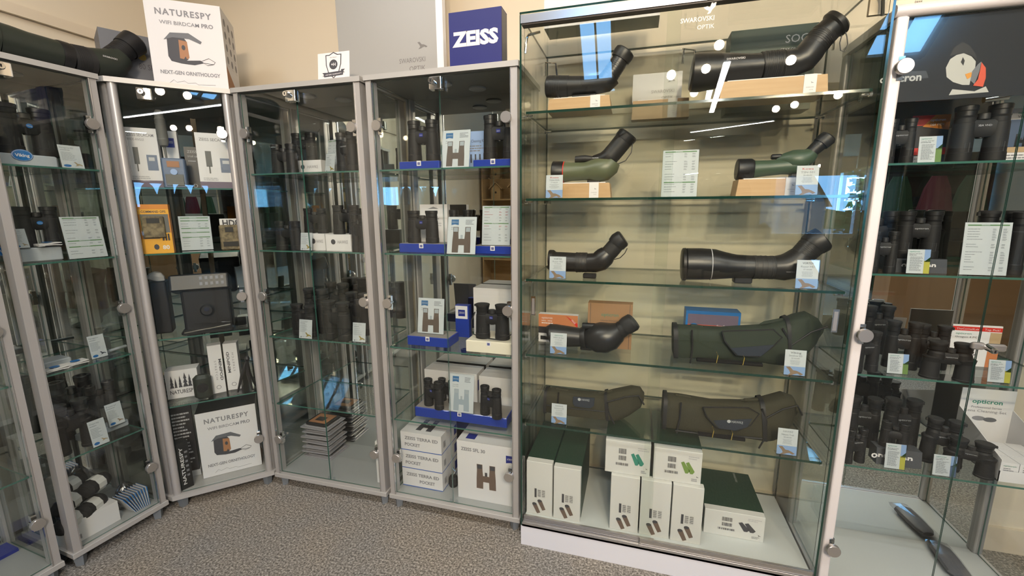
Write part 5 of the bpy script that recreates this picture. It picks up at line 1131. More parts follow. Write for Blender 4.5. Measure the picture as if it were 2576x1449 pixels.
# third shelf: black bird table camera parts
z = ZC[2]
x, w, zb, h = F.bb(432, 680, 585, 826, .06, z)
root = thing('camera_hood', 'wide black camera housing with keypad lid and silver rail', 'camera', tuple(F.w(x, .06, z)), F.a)
mb = MB(); mb.rbox(-w * .38, w * .46, .02, .12, 0, h * .74, 'black', .012); mb.build('body', root)
mb = MB(); mb.T = Matrix.Translation((0, -.01, h * .70)) @ Matrix.Rotation(-.25, 4, 'X'); mb.rbox(-w * .52, w * .48, 0, .13, 0, h * .26, 'black', .010)
for i in range(5):
    for j in range(2): mb.rbox(-w * .02 + i * w * .09, w * .03 + i * w * .09, -.001, .0, h * (.07 + .09 * j), h * (.12 + .09 * j), 'ink_grey', .002)
mb.build('lid', root)
mb = MB(); mb.lathe((w * .04, -.005, h * .36), (w * .04, .03, h * .36), [(0, .020), (.2, .026), (1, .026)], 'black', 20); mb.lathe((w * .04, -.006, h * .38), (w * .04, .0, h * .38), [(0, .010), (1, .010)], 'lens', 16); mb.build('lens', root)
mb = MB(); mb.rbox(-w * .42, w * .46, -.02, .06, 0, h * .06, 'black', .01); mb.tube([(-w * .36, -.024, h * .05), (w * .42, -.024, h * .11)], .003, 'chrome', 8); mb.build('perch_rail', root)
x, w, zb, h = F.bb(372, 690, 424, 826, .13, z)
root = thing('wildlife_camera', 'dark camera box with a crumpled pale bag on it', 'camera', tuple(F.w(x, .13, z)), F.a)
mb = MB(); mb.rbox(-w / 2, w / 2, 0, .08, 0, h * .88, 'black', .008); mb.build('body', root); mb = MB(); mb.lathe((-w * .1, .04, h * .86), (w * .1, .03, h * 1.02), [(0, w * .3), (.3, w * .48), (.7, w * .4), (1, w * .2)], 'light_grey', 9, sy_=.6); mb.build('pale_bag', root)
# fourth shelf
z = ZC[3]
def fnat(mb, w, h):
    y = -.0006
    for i, (a, s) in enumerate(((-.32, .9), (-.20, .6), (-.06, .8), (.10, 1.15), (.24, .9))):
        for q in range(3): mb.poly([(w * a - w * .075 * s * (1 - q * .2), h * (.38 + .13 * q * s)), (w * a + w * .075 * s * (1 - q * .2), h * (.38 + .13 * q * s)), (w * a, h * (.60 + .13 * q * s))], y, 'ink')
    mb.text('NATURESPY', 0, h * .16, y, h * .14, 'ink', width=w * .8, bold=.01)
dN = D(F, 460, 995, z, .05, .12)
carton('small white box with printed pine trees on the fourth shelf', F, (416, 930, 500, 1001), dN, z, .07, fnat, 'white', rz=-.05)
x, w, zb, h = F.bb(484, 946, 533, 1003, .045, z)
root = thing('wildlife_camera', 'round dark green camera before the pine tree box', 'camera', tuple(F.w(x, .045, z)), F.a)
mb = MB(); mb.rbox(-w / 2, w / 2, 0, .045, 0, h, 'swar_green', w * .42, 6); mb.build('body', root); mb = MB(); mb.lathe((0, -.004, h * .5), (0, .005, h * .5), [(0, w * .3), (1, w * .34)], 'black', 20); mb.build('lens_plate', root)
def fmini(mb, w, h): mb.text('MINIPOD', -w * .12, h * .60, -.0006, w * .20, 'ink', rot=math.pi / 2, width=h * .45, bold=.02); mb.text('STRETCH', w * .22, h * .60, -.0006, w * .14, 'ink_grey', rot=math.pi / 2, width=h * .40, sp=1.3); mb.disc(0, h * .12, w * .18, w * .18, -.0006, 'ink_grey', 16); mb.disc(0, h * .12, w * .14, w * .14, -.0008, 'white', 16)
def fmini2(mb, w, h): mb.text('MINIPOD', w * .20, h * .48, -.0006, w * .20, 'ink', rot=-math.pi / 2, width=h * .45, bold=.02); mb.text('STRETCH', -w * .12, h * .48, -.0006, w * .14, 'ink_grey', rot=-math.pi / 2, width=h * .40, sp=1.3); mb.disc(0, h * .12, w * .18, w * .18, -.0006, 'ink_grey', 16); mb.disc(0, h * .12, w * .14, w * .14, -.0008, 'white', 16)
def smini(mb, w, h): mb.text('NATURESPY', w * .5, h * .42, -.0006, w * .22, 'ink_grey', rot=math.pi / 2, width=h * .6)
MG = 'tall slim white tripod boxes'
carton('left one of the tall slim white tripod boxes', F, (526, 868, 561, 968), .10, z, .05, fmini2, 'white', group=MG, side_fn=smini, rz=.1)
carton('right one of the tall slim white tripod boxes', F, (565, 863, 600, 963), .11, z, .05, fmini, 'white', group=MG, side_fn=smini, rz=-.1)
x, w, zb, h = F.bb(598, 898, 640, 990, .06, z)
root = thing('mini_tripod', 'small black mini tripod by the slim white boxes', 'tripod', tuple(F.w(x, .07, z)), F.a)
mb = MB(); mb.lathe((.01, 0, h * .86), (.012, 0, h), [(0, .008), (.5, .012), (1, .006)], 'black', 14); mb.build('ball_head', root)
for a in ((-.04, -.02), (.02, -.03), (.03, .03)): mb = MB(); mb.tube([(.01, 0, h * .88), (a[0] * .4, a[1] * .4, h * .5), (a[0], a[1], .004)], [.006, .007, .004], 'black', 8); mb.build('leg', root)
# floor of the corner cabinet
z = .0712
dB2 = D(F, 570, 1190, z, .05, .14)
x0 = F.hit(500, 1120, dB2)[0]; x1 = F.hit(650, 1090, dB2)[0]; zt = F.hit(560, 1030, dB2)[1]
carton('large white birdcam carton on the corner cabinet floor', F, None, dB2, z, .17, fbird, 'white', xx=(x0 + x1) / 2, wh=(x1 - x0, zt - z), sides=dict(t='black'), side_fn=sbird, group='white birdcam cartons')
carton('narrow black box with white lettering beside the birdcam carton', F, (448, 1112, 478, 1212), .045, z, .05, lambda mb, w, h: (mb.text('NATURESPY', -w * .02, h * .5, -.0006, w * .26, 'white', rot=math.pi / 2, width=h * .80, bold=.02), mb.lines(w * .1, w * .4, h * .8, 6, h * .1, -.0006, 'ink_grey')), 'black', rz=.5)
carton('dark leaflet with fine white text standing behind the black box', F, (428, 1022, 486, 1120), .14, z + .03, .02, lambda mb, w, h: mb.lines(-w * .4, w * .4, h * .9, 16, h * .05, -.0006, 'ink_pale'), 'dark_print', 'leaflet', 'leaflet')
carton('pale shallow box under the dark leaflet', F, None, .14, z, .08, None, 'light_grey', xx=F.hit(455, 1120, .14)[0], wh=(.12, .029))

# ================================================================== narrow cabinet at the left
F = F1
def riser(label, bx, dep, z, deep=.09, badge=True):
    x, w, zb, h = F.bb(*bx, dep, z); root = thing('acrylic_riser', label, 'riser', tuple(F.w(x, dep, z)), F.a, 'pale acrylic risers in the narrow cabinet')
    mb = MB(); mb.rbox(-w / 2, w / 2, 0, deep, 0, h, 'riser_grey', .006); blk = mb.build('block', root)
    if badge is not False: mb = MB(); mb.disc(badge, h * .9, .027, .019, -.002, 'viking_blue', 24); mb.disc(badge, h * .9, .0255, .0175, -.0022, 'white', 24); mb.disc(badge, h * .9, .0245, .0167, -.0024, 'viking_blue', 24); mb.text('Viking', badge, h * .9 - .005, -.0026, .010, 'white', width=.036, bold=.02); mb.build('oval_sticker', blk)
    return z + h
VG = 'black binoculars in the narrow cabinet'
z = Z1
zt = riser('pale riser with an oval blue sticker on the top shelf', (-70, 386, 145, 412), .09, z, .10, .012)
bino('big black binoculars on the top shelf riser of the narrow cabinet', F, (-20, 268, 140, 386), .13, zt, badge='viking', group=VG, rz=.2)
card('small card with golden birds on the top shelf of the narrow cabinet', F, (152, 366, 208, 416), .06, z, f_small('Peregrine ED'), lean=.12, group='small cards in the narrow cabinet')
z = Z2
zt = riser('pale riser with a folded cloth on the second shelf', (50, 622, 160, 656), .08, z, .12, -.085)
bino('wide black binoculars with a blue oval badge on the second shelf', F, (34, 520, 152, 620), .12, zt, badge='viking', group=VG)
card('small brown edged card before the wide binoculars', F, (32, 576, 72, 628), .075, zt, f_small('Merlin ED'), lean=.2, group='small cards in the narrow cabinet')
def cloth(label, px, py, dep, z, s=1.0):
    x = F.hit(px, py, dep)[0]; root = thing('folded_cloth', label, 'cloth', tuple(F.w(x, dep, z)), F.a, 'folded white lens cloths')
    mb = MB()
    for i in range(2):
        o = i * .007; mb.loft([[(xx * s, y, o + .002 + .004 * math.sin(4 * xx / .03 + i) ** 2 + .003 * k) for xx, y, k in [(-.03, yy, 0), (-.01, yy, 0), (.01, yy, 0), (.03, yy, 0), (.033, yy, .5), (.03, yy, 1), (.01, yy, 1), (-.01, yy, 1), (-.03, yy, 1)]] for yy in (-.02, 0, .02)], 'white')
    cl_ = mb.build('cloth', root); mb = MB(); mb.lathe((0, 0, .0168), (0, 0, .0175), [(0, .014), (1, .013)], 'viking_blue', 20); mb.build('printed_oval', cl_)
cloth('folded white cloth lying before the wide binoculars', 120, 622, .082, zt)
card('large tilted price list on the second shelf of the narrow cabinet', F, (165, 545, 264, 650), .05, z, f_price((.975, .44, .30), 5, 14), 'price_list', 'price list', lean=.12)
z = Z3
riser('empty pale riser on the third shelf', (112, 905, 185, 936), .12, z, .08, False)
cloth('left folded white cloth on the third shelf', 138, 930, .06, z); cloth('right folded white cloth on the third shelf', 190, 915, .07, z)
card('small card with a magpie on the third shelf', F, (226, 843, 268, 900), .08, z, f_small('Navigator', 'ink_grey', 'ink'), lean=.12, group='small cards in the narrow cabinet')
mb = MB(); mb.lathe((-.035, 0, .0065), (.035, .02, .0065), [(0, .006), (1, .006)], 'riser_grey', 14); solo('lens_pen', mb, 'short pale tube lying beside the magpie card', 'lens pen', tuple(F.w(F.hit(300, 885, .12)[0], .12, z)), F.a)
z = Z4
zt = riser('curved pale riser under the small cards on the fourth shelf', (205, 1075, 330, 1105), .12, z, .055, False)
bino('black binoculars at the back of the fourth shelf', F, (150, 950, 212, 1050), .225, z, group=VG)
bino('black binoculars standing on the curved riser', F, (226, 962, 282, 1062), .15, zt, group=VG)
bino('black binoculars with a white ring mark at the front left', F, (142, 1010, 222, 1140), .09, z, 'porro', group=VG)
card('small card before the front binoculars on the fourth shelf', F, (228, 1056, 272, 1118), .035, z, f_small('Osprey'), lean=.14, group='small cards in the narrow cabinet')
card('small card with a goose on the curved riser', F, (270, 1014, 312, 1068), .10, zt, f_small('Kestrel', 'ink_grey', 'bird_brown'), lean=.14, group='small cards in the narrow cabinet')
z = .0712
x0 = F.hit(205, 1330, .06)[0]; x1 = F.hit(299, 1290, .06)[0]; wB = .17; xB = x1 - wB / 2
mb = MB(); mb.box(-wB / 2, wB / 2, 0, .14, 0, .085, 'white', dict(t='white')); mb.barcode(-wB * .40, -wB * .22, .012, .03, -.0006, 'ink'); solo('open_carton', mb, 'plain white carton holding rolled black knitwear', 'box', tuple(F.w(xB, .055, z)), F.a)
rolls = [(-.05, .03, .10, .5), (.02, .05, .105, .45), (-.03, .10, .112, .3), (.045, .12, .15, .35), (-.04, .05, .165, .55), (.05, .07, .178, .4), (-.01, .11, .205, .3)]
rl = ['rolled black knit lowest at the front corner of the carton', 'rolled black knit lying across the carton middle', 'rolled black knit at the back of the carton', 'rolled black knit highest at the rear right', 'rolled black knit with white print on its band', 'rolled black knit resting above the clear bag', 'topmost rolled black knit below the glass shelf']
for (a, b, c, r_), t in zip(rolls, rl):
    root = thing('knitwear_roll', t, 'rolled garment', tuple(F.w(xB + a, .055 + b * .8, z + c - .012)), F.a + r_, 'rolled black knitwear with paper bands')
    mb = MB(); mb.lathe((-.055, 0, 0), (.055, 0, 0), [(0, .012), (.06, .026), (.2, .031), (.5, .028), (.8, .031), (.94, .026), (1, .012)], 'black_cloth', 18); kr = mb.build('knit_roll', root)
    mb = MB(); mb.lathe((-.014, 0, 0), (.020, 0, 0), [(0, .0325), (1, .0325)], 'off_white', 10, cap=False); mb.build('paper_band', kr)
mb = MB(); r2 = random.Random(9)
for q in range(3):
    mb.loft([[((R * (1 + .18 * r2.random())) * math.cos(a * math.pi / 6), (R * (1 + .18 * r2.random())) * .8 * math.sin(a * math.pi / 6), zz) for a in range(12)] for zz, R in ((.0, .022), (.03, .034), (.06, .031), (.085, .018), (.095, .006))], 'polybag', smooth=False)
mb.lathe((0, 0, .004), (0, 0, .08), [(0, .018), (.5, .026), (1, .012)], 'black_cloth', 12)
solo('plastic_bag', mb, 'crumpled clear bag with black contents before the blue white leaflets', 'bag', tuple(F.w(F.hit(318, 1250, .155)[0], .155, z)), F.a)
xl = F.hit(352, 1235, .05)[0]
for i in range(9):
    mb = MB(); f = i / 8; tl = -.42 + f * .40
    mb.T = Matrix.Translation((-.028 + f * .052, 0, 0)) @ Matrix.Rotation(tl, 4, 'Y')
    mb.box(-.0016, -.0004, 0, .07, 0, .085, 'white'); mb.box(.0004, .0016, 0, .07, 0, .085, 'viking_blue'); mb.box(-.0016, .0016, -.0006, .0, .066, .0855, 'viking_blue')
    solo('folded_leaflet', mb, 'folded blue and white leaflet in the fanned row before the clear bag', 'leaflet', tuple(F.w(xl, .045, z)), F.a, 'blue and white leaflets fanned out on edge')
# the long scope on top
z = 1.8005
dep = .085
scope('long dark green scope lying on top of the narrow cabinet', F, dep, z, (150, 180), [
    ('objective_hood', 'swar_green', [(-150, 60, 52), (-148, 60, 54), (-60, 85, 50), (-20, 97, 46)]),
    ('body', 'swar_green', [(-20, 97, 43), (25, 107, 39), (70, 120, 36), (143, 139, 34)]),
    ('clamp_band', 'black', [(143, 139, 35.5), (147, 140, 36), (170, 146, 35), (173, 147, 34)]),
    ('focus_ring', 'ribbed', [(173, 147, 33.5), (228, 157, 33)]),
    ('prism_housing', 'swar_green', [(228, 157, 33), (262, 161, 34), (285, 158, 32), (302, 145, 28)]),
    ('eyepiece', 'black', [(276, 150, 22), (300, 134, 22), (318, 121, 23)]),
    ('eyecup', 'black', [(316, 123, 25), (328, 113, 26), (338, 107, 27), (342, 104, 22)]),
    ('brand_lettering', 'text', (252, 152, 'SWAROVSKI', .006, .045, 'white', -.062))])

# ================================================================== cabinet at the left edge
F = F0; z = Z4
carton('pale box glimpsed at the left edge of the photo', F, None, .20, z, .06, None, 'light_grey', xx=.50, wh=(.10, .08))
carton('dark blue folded sheet on the floor of the cut off cabinet', F, None, .22, .0712, .08, None, 'zeiss_flag', xx=.50, wh=(.14, .012))

# ================================================================== white framed cabinet on the right
F = F6; OG = 'black binoculars in the white framed cabinet'; CG = 'white cards with a photo strip'
d6 = lambda x, y, z, lo=.05, hi=.27: D(F6, x, y, z, lo, hi)
z = ZO[0]
bino('black binoculars at the left post of the top shelf, puffin cabinet', F, (2222, 300, 2303, 406), .08, z, badge='opticron', group=OG)
def fdba(mb, w, h): mb.rect(-w / 2, w / 2, 0, h, -.0004, 'dark_print'); mb.rect(-w / 2, w / 2, h * .80, h, -.0006, 'red'); mb.poly([(w * .1, h), (w * .5, h), (w * .5, h * .7), (-w * .2, h * .78)], -.0008, 'orange'); mb.rect(-w / 2, w / 2, h * .22, h * .36, -.0006, 'red'); mb.text('opticron', w * .18, h * .88, -.001, h * .05, 'white', width=w * .40, bold=.02); mb.text('DBA VHD+', w * .18, h * .79, -.001, h * .045, 'white', width=w * .36, bold=.02); mb.rect(-w / 2, w * .3, 0, h * .2, -.0008, 'light_grey'); mb.text('8x42', -w * .3, h * .12, -.001, h * .04, 'ink'); mb.text('10x42', -w * .3, h * .05, -.001, h * .04, 'ink')
carton('red and black leaflet standing behind a card on the top shelf', F, (2288, 290, 2383, 405), .16, z, .006, fdba, 'dark_print', 'leaflet', 'leaflet')
card('white card with photo strip before the red leaflet', F, (2313, 342, 2372, 404), .06, z, f_opti('Traveller BGA ED', ''), group=CG, lean=.1)
bino('largest black binoculars in the middle of the top shelf', F, (2392, 266, 2538, 402), .075, z, badge='DBA VHD+', group=OG)
def fvhd(mb, w, h): mb.rect(-w / 2, w / 2, h * .2, h * .80, -.0004, 'grey_blue_print'); mb.poly([(-w * .1, h), (w * .5, h), (w * .5, h * .86)], -.0006, 'red'); mb.text('opticron', 0, h * .90, -.0008, h * .04, 'teal_ink', width=w * .5); mb.text('VHD', -w * .1, h * .83, -.0008, h * .045, 'ink'); bino_print(mb, 0, h * .3, w * .35, -.0006, 'black', 'ink'); mb.rect(-w / 2, w / 2, h * .2, h * .3, -.0009, 'tan'); mb.lines(-w * .4, w * .4, h * .16, 3, h * .05, -.0006, 'ink_grey')
carton('white leaflet with a binocular photo beside the largest binoculars', F, (2532, 272, 2610, 402), .15, z, .006, fvhd, 'white_card', 'leaflet', 'leaflet')
# second shelf
z = ZO[1]
zz = z; SG = 'dark lettered display ledges'
def ledge(label, bx, dep, z, txt, deep=.08):
    x, w, zb, h = F.bb(*bx, dep, z); root = thing('display_ledge', label, 'display stand', tuple(F.w(x, dep, z)), 0, SG)
    mb = MB(); v = [(-w / 2, 0, 0), (w / 2, 0, 0), (w / 2, deep, 0), (-w / 2, deep, 0), (-w / 2, .008, h), (w / 2, .008, h), (w / 2, deep, h), (-w / 2, deep, h)]
    mb.add(v, [(3, 2, 1, 0), (4, 5, 6, 7), (0, 1, 5, 4), (1, 2, 6, 5), (2, 3, 7, 6), (3, 0, 4, 7)], 'poster_mid'); mb.build('block', root)
    mb = MB(); mb.text(txt, w * .30, h * .36, .0035, h * .42, 'white', 'R', bold=.03); mb.build('lettering', root); return z + h
zt = ledge('dark lettered ledge under binoculars on the second shelf', (2246, 652, 2385, 688), .075, z, 'opticron')
bino('black binoculars on the dark ledge of the second shelf', F, (2250, 531, 2366, 650), .11, zt, badge='opticron', group=OG)
bino('small black binoculars at the left post of the second shelf', F, (2192, 582, 2250, 688), .05, z, badge='opticron', group=OG)
bino('black binoculars behind the small pair at the left post', F, (2178, 531, 2234, 650), .21, z, group=OG)
card('white card with photo strip leaning on the dark second shelf ledge', F, (2283, 628, 2341, 694), .045, z, f_opti('Explorer WA ED-R', '', 'photo_yellow'), group=CG, lean=.1)
card('large white price list on the second shelf, puffin cabinet', F, (2424, 560, 2544, 698), .05, z, f_price((.96,), 11, 18), 'price_list', 'price list', lean=.08)
bino('black binoculars half hidden by the large price list', F, (2462, 532, 2560, 660), .14, z, 'porro', group=OG)
bino('black binoculars at the right edge of the second shelf', F, (2548, 534, 2640, 680), .10, z, group=OG)
# third shelf
z = ZO[2]
for b, yb, k, r_, t in (((2140, 835, 2216, 934), 932, 'caps', .3, 'capped binoculars behind the round knob on the third shelf'), ((2232, 810, 2310, 905), 925, 'caps', -.2, 'capped binoculars at the centre of the third shelf crowd'),
        ((2170, 770, 2240, 870), 880, 'caps', .2, 'rear left capped binoculars of the third shelf'), ((2320, 862, 2452, 966), 966, 'porro', -.15, 'wide shouldered binoculars with a white wing mark')):
    bino(t, F, b, d6((b[0] + b[2]) / 2, yb, z), z, k, 'opticron', rz=r_, group=OG)
bino('capped binoculars behind the wide shouldered pair', F, (2300, 818, 2385, 925), .15, z, 'caps', rz=-.2, group=OG)
card('white card with green photo strip on the left of the third shelf', F, (2233, 892, 2286, 957), .055, z, f_opti('Savanna R PC', ''), group=CG, lean=.12)
card('white card with yellow photo strip on the right of the third shelf', F, (2487, 908, 2545, 975), .05, z, f_opti('Oregon 4 PC', '', 'photo_yellow'), group=CG, lean=.12)
def fcor(mb, w, h): mb.rect(-w / 2, w / 2, h * .86, h * .96, -.0004, 'red'); mb.text('TheCornellLab', -w * .42, h * .885, -.0008, h * .04, 'white', 'L', width=w * .45); mb.text('Top Pick!', w * .45, h * .885, -.0008, h * .045, 'white', 'R', width=w * .3); mb.text('opticron', -w * .42, h * .77, -.0008, h * .045, 'teal_ink', 'L', width=w * .32); mb.text('Oregon 4 PC', -w * .42, h * .69, -.0008, h * .04, 'ink', 'L', width=w * .45); mb.rect(w * .28, w * .5, 0, h * .84, -.0005, 'sunset'); mb.rect(w * .28, w * .5, h * .55, h * .84, -.0007, 'tan'); mb.lines(-w * .2, w * .2, h * .3, 3, h * .08, -.0006, 'ink_grey')
carton('red headed leaflet standing behind the lever lock', F, (2386, 818, 2512, 945), .20, z, .006, fcor, 'white_card', 'leaflet', 'leaflet')
# fourth shelf
z = ZO[3]
zt = ledge('dark lettered ledge on the fourth shelf beside a yellow edged card', (2205, 1135, 2322, 1178), .06, z, 'opticron', .05)
for b, yb, k, r_, t in (((2215, 1062, 2284, 1132), 0, 'slim', -.2, 'compact binoculars on the dark fourth shelf ledge'),):
    bino(t, F, b, .085, zt, k, None, rz=r_, group=OG)
for b, dep, k, r_, t in (((2120, 1078, 2182, 1166), .055, 'slim', .35, 'compact binoculars at the left post of the fourth shelf'), ((2140, 1000, 2202, 1080), .18, 'caps', 0, 'pair of capped barrels at the rear left of the fourth shelf'),
        ((2236, 1005, 2300, 1100), .18, 'caps', .1, 'capped binoculars at the rear centre of the fourth shelf'), ((2326, 1056, 2420, 1150), .12, 'porro', -.25, 'wide black binoculars right of the lettered ledge'), ((2376, 1108, 2498, 1205), .078, 'porro', -.3, 'wide black binoculars nearest the glass on the fourth shelf')):
    bino(t, F, b, dep, z, k, 'opticron', rz=r_, group=OG)
card('white card with yellow photo strip before the lettered ledge', F, (2228, 1120, 2280, 1184), .04, z, f_opti('Sequoia', '', 'photo_yellow', 'sky_print'), group=CG, lean=.1)
card('white card with blue photo strip on the fourth shelf', F, (2347, 1148, 2407, 1217), .035, z, f_opti('T4 Trailfinder WP', '', 'grey_blue_print', 'sky_print'), group=CG, lean=.1)
# lens cleaning set display tray
x = F.hit(2511, 1200, .05)[0]; w = .143
root = thing('counter_display', 'white counter tray with header for small lens cleaning boxes', 'display box', tuple(F.w(x + w / 2, .05, z)), 0)
mb = MB(); mb.box(-w / 2, w / 2, 0, .002, 0, .035, 'white'); mb.box(-w / 2, w / 2, .002, .20, 0, .004, 'white')
for s in (-1, 1): mb.add([(s * w / 2, 0, 0), (s * w / 2, .2, 0), (s * w / 2, .2, .15), (s * w / 2, 0, .07), (s * (w / 2 - .002), 0, 0), (s * (w / 2 - .002), .2, 0), (s * (w / 2 - .002), .2, .15), (s * (w / 2 - .002), 0, .07)], [(0, 1, 2, 3), (7, 6, 5, 4), (0, 3, 7, 4), (3, 2, 6, 7), (2, 1, 5, 6)], 'white')
mb.build('tray', root)
mb = MB(); mb.box(-w / 2, w / 2, .2, .203, 0, .215, 'white'); y = .1994; mb.text('opticron', 0, .165, y, .014, 'teal_ink', width=.08, bold=.02); mb.text('Professional Series', 0, .148, y, .007, 'ink_grey', width=.08); mb.text('Lens Cleaning Set', 0, .134, y, .009, 'ink_grey', width=.11); mb.disc(-.015, .112, .018, .008, y, 'ink_grey'); mb.disc(.015, .110, .018, .008, y - .0002, 'slate_box'); mb.build('header_card', root)
for i in range(3):
    for j in range(3):
        mb = MB(); mb.box(-.022, .022, 0, .044, 0, .055, 'white'); mb.text('opticron', 0, .043, -.0006, .005, 'teal_ink', width=.03); mb.lines(-.014, .014, .038, 2, .006, -.0006, 'ink_grey'); mb.disc(0, .018, .012, .005, -.0006, 'ink_grey', 12)
        solo('lens_cleaning_box', mb, 'small white lens cleaning box packed in rows in the header tray', 'box', tuple(F.w(x + .0255 + j * .0455, .05 + .006 + i * .0465, z + .0045)), 0, 'small white boxes packed in the counter tray')
# pouch on the floor of the cabinet
z = .0762
a = F.o * 0 + EYEV; r = ray(2350, 1362); t = (z + .012 - EYE) / r.z; p0 = EYEV + r * t; r = ray(2415, 1449); t = (z + .012 - EYE) / r.z; p1 = EYEV + r * t
p0.y = min(p0.y, F6.o.y + .300); d = (p1 - p0).normalized(); L = .17
root = thing('bagged_pouch', 'flat dark pouch in a clear bag on the empty cabinet floor', 'pouch', (p0.x, p0.y, z), math.atan2(d.y, d.x))
mb = MB(); mb.loft([[(t_, (.033 * s) * math.cos(q), .016 + .015 * s2 * math.sin(q)) for q in [k * math.pi / 6 for k in range(12)]] for t_, s, s2 in ((.012, .55, .5), (.03, .9, .9), (L * .5, 1, 1), (L - .02, 1, .95), (L - .006, .6, .5))], 'slate_box'); mb.build('pouch', root)
mb = MB(); mb.loft([[(t_, (.037 * s) * math.cos(q), .0175 + .0165 * s2 * math.sin(q)) for q in [k * math.pi / 4 for k in range(8)]] for t_, s, s2 in ((-.004, .8, .15), (.01, .95, .8), (L * .5, 1.03, 1.03), (L, .95, .8), (L + .02, .8, .1))], 'polybag', smooth=False); mb.build('clear_bag', root)
mb = MB(); mb.box(-.11, .11, 0, .012, 0, .13, 'cream_paint'); mb.text('0444', 0, .018, -.0006, .006, 'ink'); mb.lines(-.05, .05, .032, 1, .004, -.0006, 'ink_grey')
solo('notice_card', mb, 'cream notice with a printed number on top of the puffin cabinet', 'sign', tuple(F.w(F.hit(2310, 8, .05)[0], .05, 1.8265)))

# ================================================================== shop behind the camera, seen in the mirrors and glass, plus an added blocker
def rack(name, label, x, y, w, d, h, zs, m='pine', rz=0):
    root = thing(name, label, 'shelving', (x, y, 0), rz)
    for s in (0, 1):
        mb = MB(); mb.box(s * (w - .02), s * (w - .02) + .02, 0, d, 0, h, m); mb.build('side_panel', root)
    for z in zs: mb = MB(); mb.box(.02, w - .02, 0, d, z - .02, z, m); mb.build('shelf_board', root)
    mb = MB(); mb.box(.02, w - .02, 0, .01, 0, h, m); mb.build('back_panel', root)
RX, RY = -2.28, -3.0
rack('wooden_shelving', 'pine shelving full of birdhouses, mirrored behind the blue stands', RX - .0, RY, 1.9, .35, 2.1, (.1, .55, 1.0, 1.45, 1.9))
def birdhouse(label, x, y, z, s=1.0, hole=.03):
    root = thing('birdhouse', label, 'birdhouse', (x, y, z), math.pi, 'wooden birdhouses on the mirrored shelving')
    mb = MB(); w = .07 * s; h = .16 * s; mb.poly([(-w, 0), (w, 0), (w, h), (0, h + .07 * s), (-w, h)], 0, 'pine', .12 * s); mb.build('body', root)
    mb = MB()
    for q in (-1, 1): mb.add([(q * .0, -.03, h + .085 * s), (q * (w + .03), -.03, h - .015 * s), (q * (w + .03), .14 * s, h - .015 * s), (0, .14 * s, h + .085 * s), (0, -.03, h + .098 * s), (q * (w + .035), -.03, h - .003 * s), (q * (w + .035), .14 * s, h - .003 * s), (0, .14 * s, h + .098 * s)], [(0, 1, 2, 3), (7, 6, 5, 4), (0, 4, 5, 1), (1, 5, 6, 2), (2, 6, 7, 3)], 'wood')
    mb.build('roof', root)
    mb = MB(); mb.lathe((0, -.002, h * .62), (0, .001, h * .62), [(0, .016), (1, .016)], 'black', 14); mb.build('entrance_hole', root)
k = 0; pl = ['leftmost', 'second', 'third', 'fourth', 'fifth', 'sixth']
for zz, nn in ((1.0, 'lower'), (1.45, 'upper')):
    for i in range(6): birdhouse('%s birdhouse in the %s row of the mirrored pine shelving' % (pl[i], nn), RX + .2 + i * .30, RY + .27, zz, 1.0 + .12 * (i % 3)); k += 1
for i in range(3):
    mb = MB(); mb.lathe((0, 0, 0), (0, 0, .16), [(0, .10), (.9, .13), (1, .135)], 'basket', 16); solo('wicker_basket', mb, ['left', 'middle', 'right'][i] + ' wicker basket low on the mirrored pine shelving', 'basket', (RX + .35 + .5 * i, RY + .18, .55), 0, 'wicker baskets low on the mirrored shelving')
for i in range(3):
    mb = MB(); mb.box(-.16, .16, -.1, .1, 0, .22, 'kraft'); solo('cardboard_carton', mb, ['left', 'middle', 'right'][i] + ' cardboard carton on the top board of the mirrored shelving', 'box', (RX + .4 + .5 * i, RY + .2, 1.9), .1 * i, 'cartons on the mirrored shelving')
for i, (a, t, m) in enumerate(((2.55, 'grey knit', 'textile_green'), (2.9, 'maroon', 'maroon'), (3.2, 'dark green', 'textile_green'))):
    mb = MB(); mb.loft([[(R * math.cos(q * math.pi / 8) * (1 + .2 * (q % 2)), R * .5 * math.sin(q * math.pi / 8), zz) for q in range(16)] for zz, R in ((0, .14), (.25, .10), (.45, .03))], m, smooth=False)
    solo('hanging_towel', mb, ['left green', 'middle maroon', 'right green'][i] + ' towel hanging from the rail mirrored in the puffin cabinet', 'towel', (a + .2, -2.3, 1.25), 0, 'towels on the mirrored rail')
root = thing('garment_rail', 'metal rail carrying towels and caps, mirrored in the puffin cabinet', 'rail', (2.5, -2.3, 0))
mb = MB(); mb.tube([(0, 0, 1.72), (1.8, 0, 1.72)], .012, 'chrome', 8); mb.build('rail', root)
for q in (0, 1.8): mb = MB(); mb.tube([(q, 0, 0), (q, 0, 1.72)], .012, 'chrome', 8); mb.build('upright', root)
rack('dark_shelving', 'tall dark shelving of folded clothing mirrored at the right', 3.45, -4.8, 1.4, .4, 2.1, (.3, .8, 1.3, 1.8), 'dark_frame')  # position also chosen to block the window from the corner door
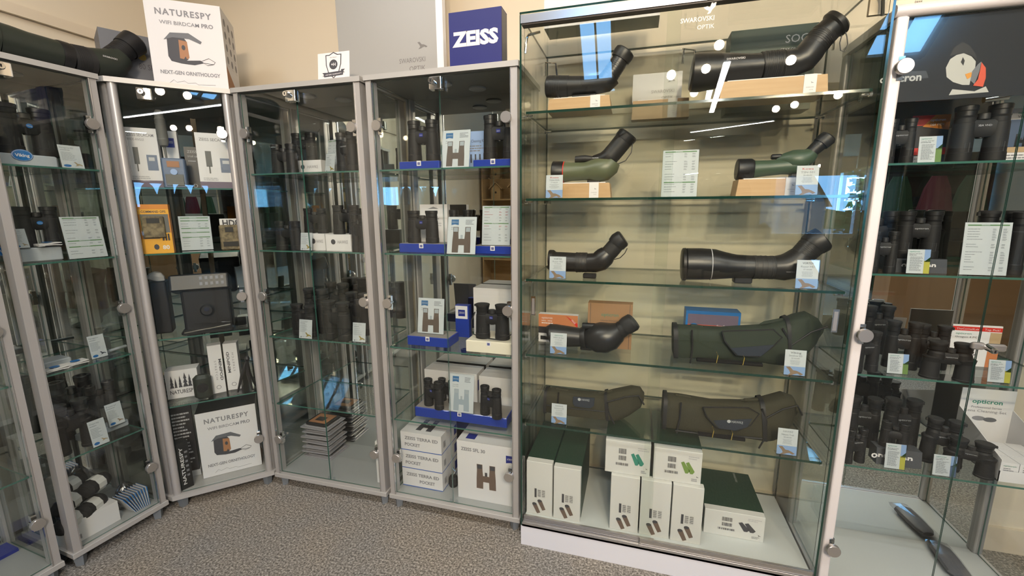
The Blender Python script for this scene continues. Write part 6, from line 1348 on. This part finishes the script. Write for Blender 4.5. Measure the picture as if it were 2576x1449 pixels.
for i in range(6):
    mb = MB(); mb.rbox(-.15, .15, -.12, .12, 0, .12 + .03 * (i % 3), 'black_cloth', .02); solo('folded_garment', mb, '%s dark folded garment on the %s board of the mirrored dark shelving' % (['left', 'middle', 'right'][i % 3], ['lower', 'upper'][i // 3]), 'clothing', (3.73 + .40 * (i % 3), -4.58, (.8, 1.3)[i // 3]), 0, 'folded garments on the mirrored dark shelving')
carton_mb = MB(); carton_mb.box(-.5, .5, 0, .45, 0, .75, 'kraft'); solo('cardboard_carton', carton_mb, 'large brown carton on the floor, mirrored below the price list', 'box', (3.0, -1.9, 0), .15)
root = thing('shop_counter', 'low pale shop counter mirrored in the silver cabinets', 'counter', (-.2, -4.6, 0)); mb = MB(); mb.box(0, 1.6, 0, .6, 0, .88, 'cream_paint'); mb.build('body', root); mb = MB(); mb.box(-.03, 1.63, -.03, .63, .88, .92, 'wood'); mb.build('worktop', root)
root = thing('blocker_stand', 'added stand of dark jackets behind the camera, blocking the window from the corner door', 'light blocker', (.62, -1.5, 0), .5)  # unseen stand added to keep the window out of the corner reflection
mb = MB(); mb.tube([(0, 0, 0.01), (0, 0, 1.62)], .014, 'chrome', 8); mb.tube([(-.5, 0, 1.6), (.33, 0, 1.6)], .012, 'chrome', 8); mb.tube([(-.2, -.15, .012), (.2, .15, .012)], .012, 'chrome', 6); mb.tube([(-.2, .15, .012), (.2, -.15, .012)], .012, 'chrome', 6); mb.build('frame', root)
for q in range(6):
    mb = MB(); c = -.46 + q * .145; mb.loft([[(c + .085 * math.cos(k * math.pi / 8) * r_, .22 * math.sin(k * math.pi / 8) * r_ * (1 + .1 * (k % 2)), zz) for k in range(16)] for zz, r_ in ((.75, 1.0), (1.1, .95), (1.45, .9), (1.56, .5), (1.60, .1))], ('black_cloth', 'navy_mesh', 'green_cloth', 'black_cloth', 'olive_cloth', 'black_cloth')[q], smooth=False)
    solo('blocker_jacket', mb, ['leftmost black', 'dark navy', 'dark green', 'middle black', 'dark olive', 'rightmost black'][q] + ' jacket on the added stand that blocks the window reflection', 'jacket', (.62, -1.5, 0), .5, 'jackets on the added blocker stand')  # jackets added as the opaque part of the blocker
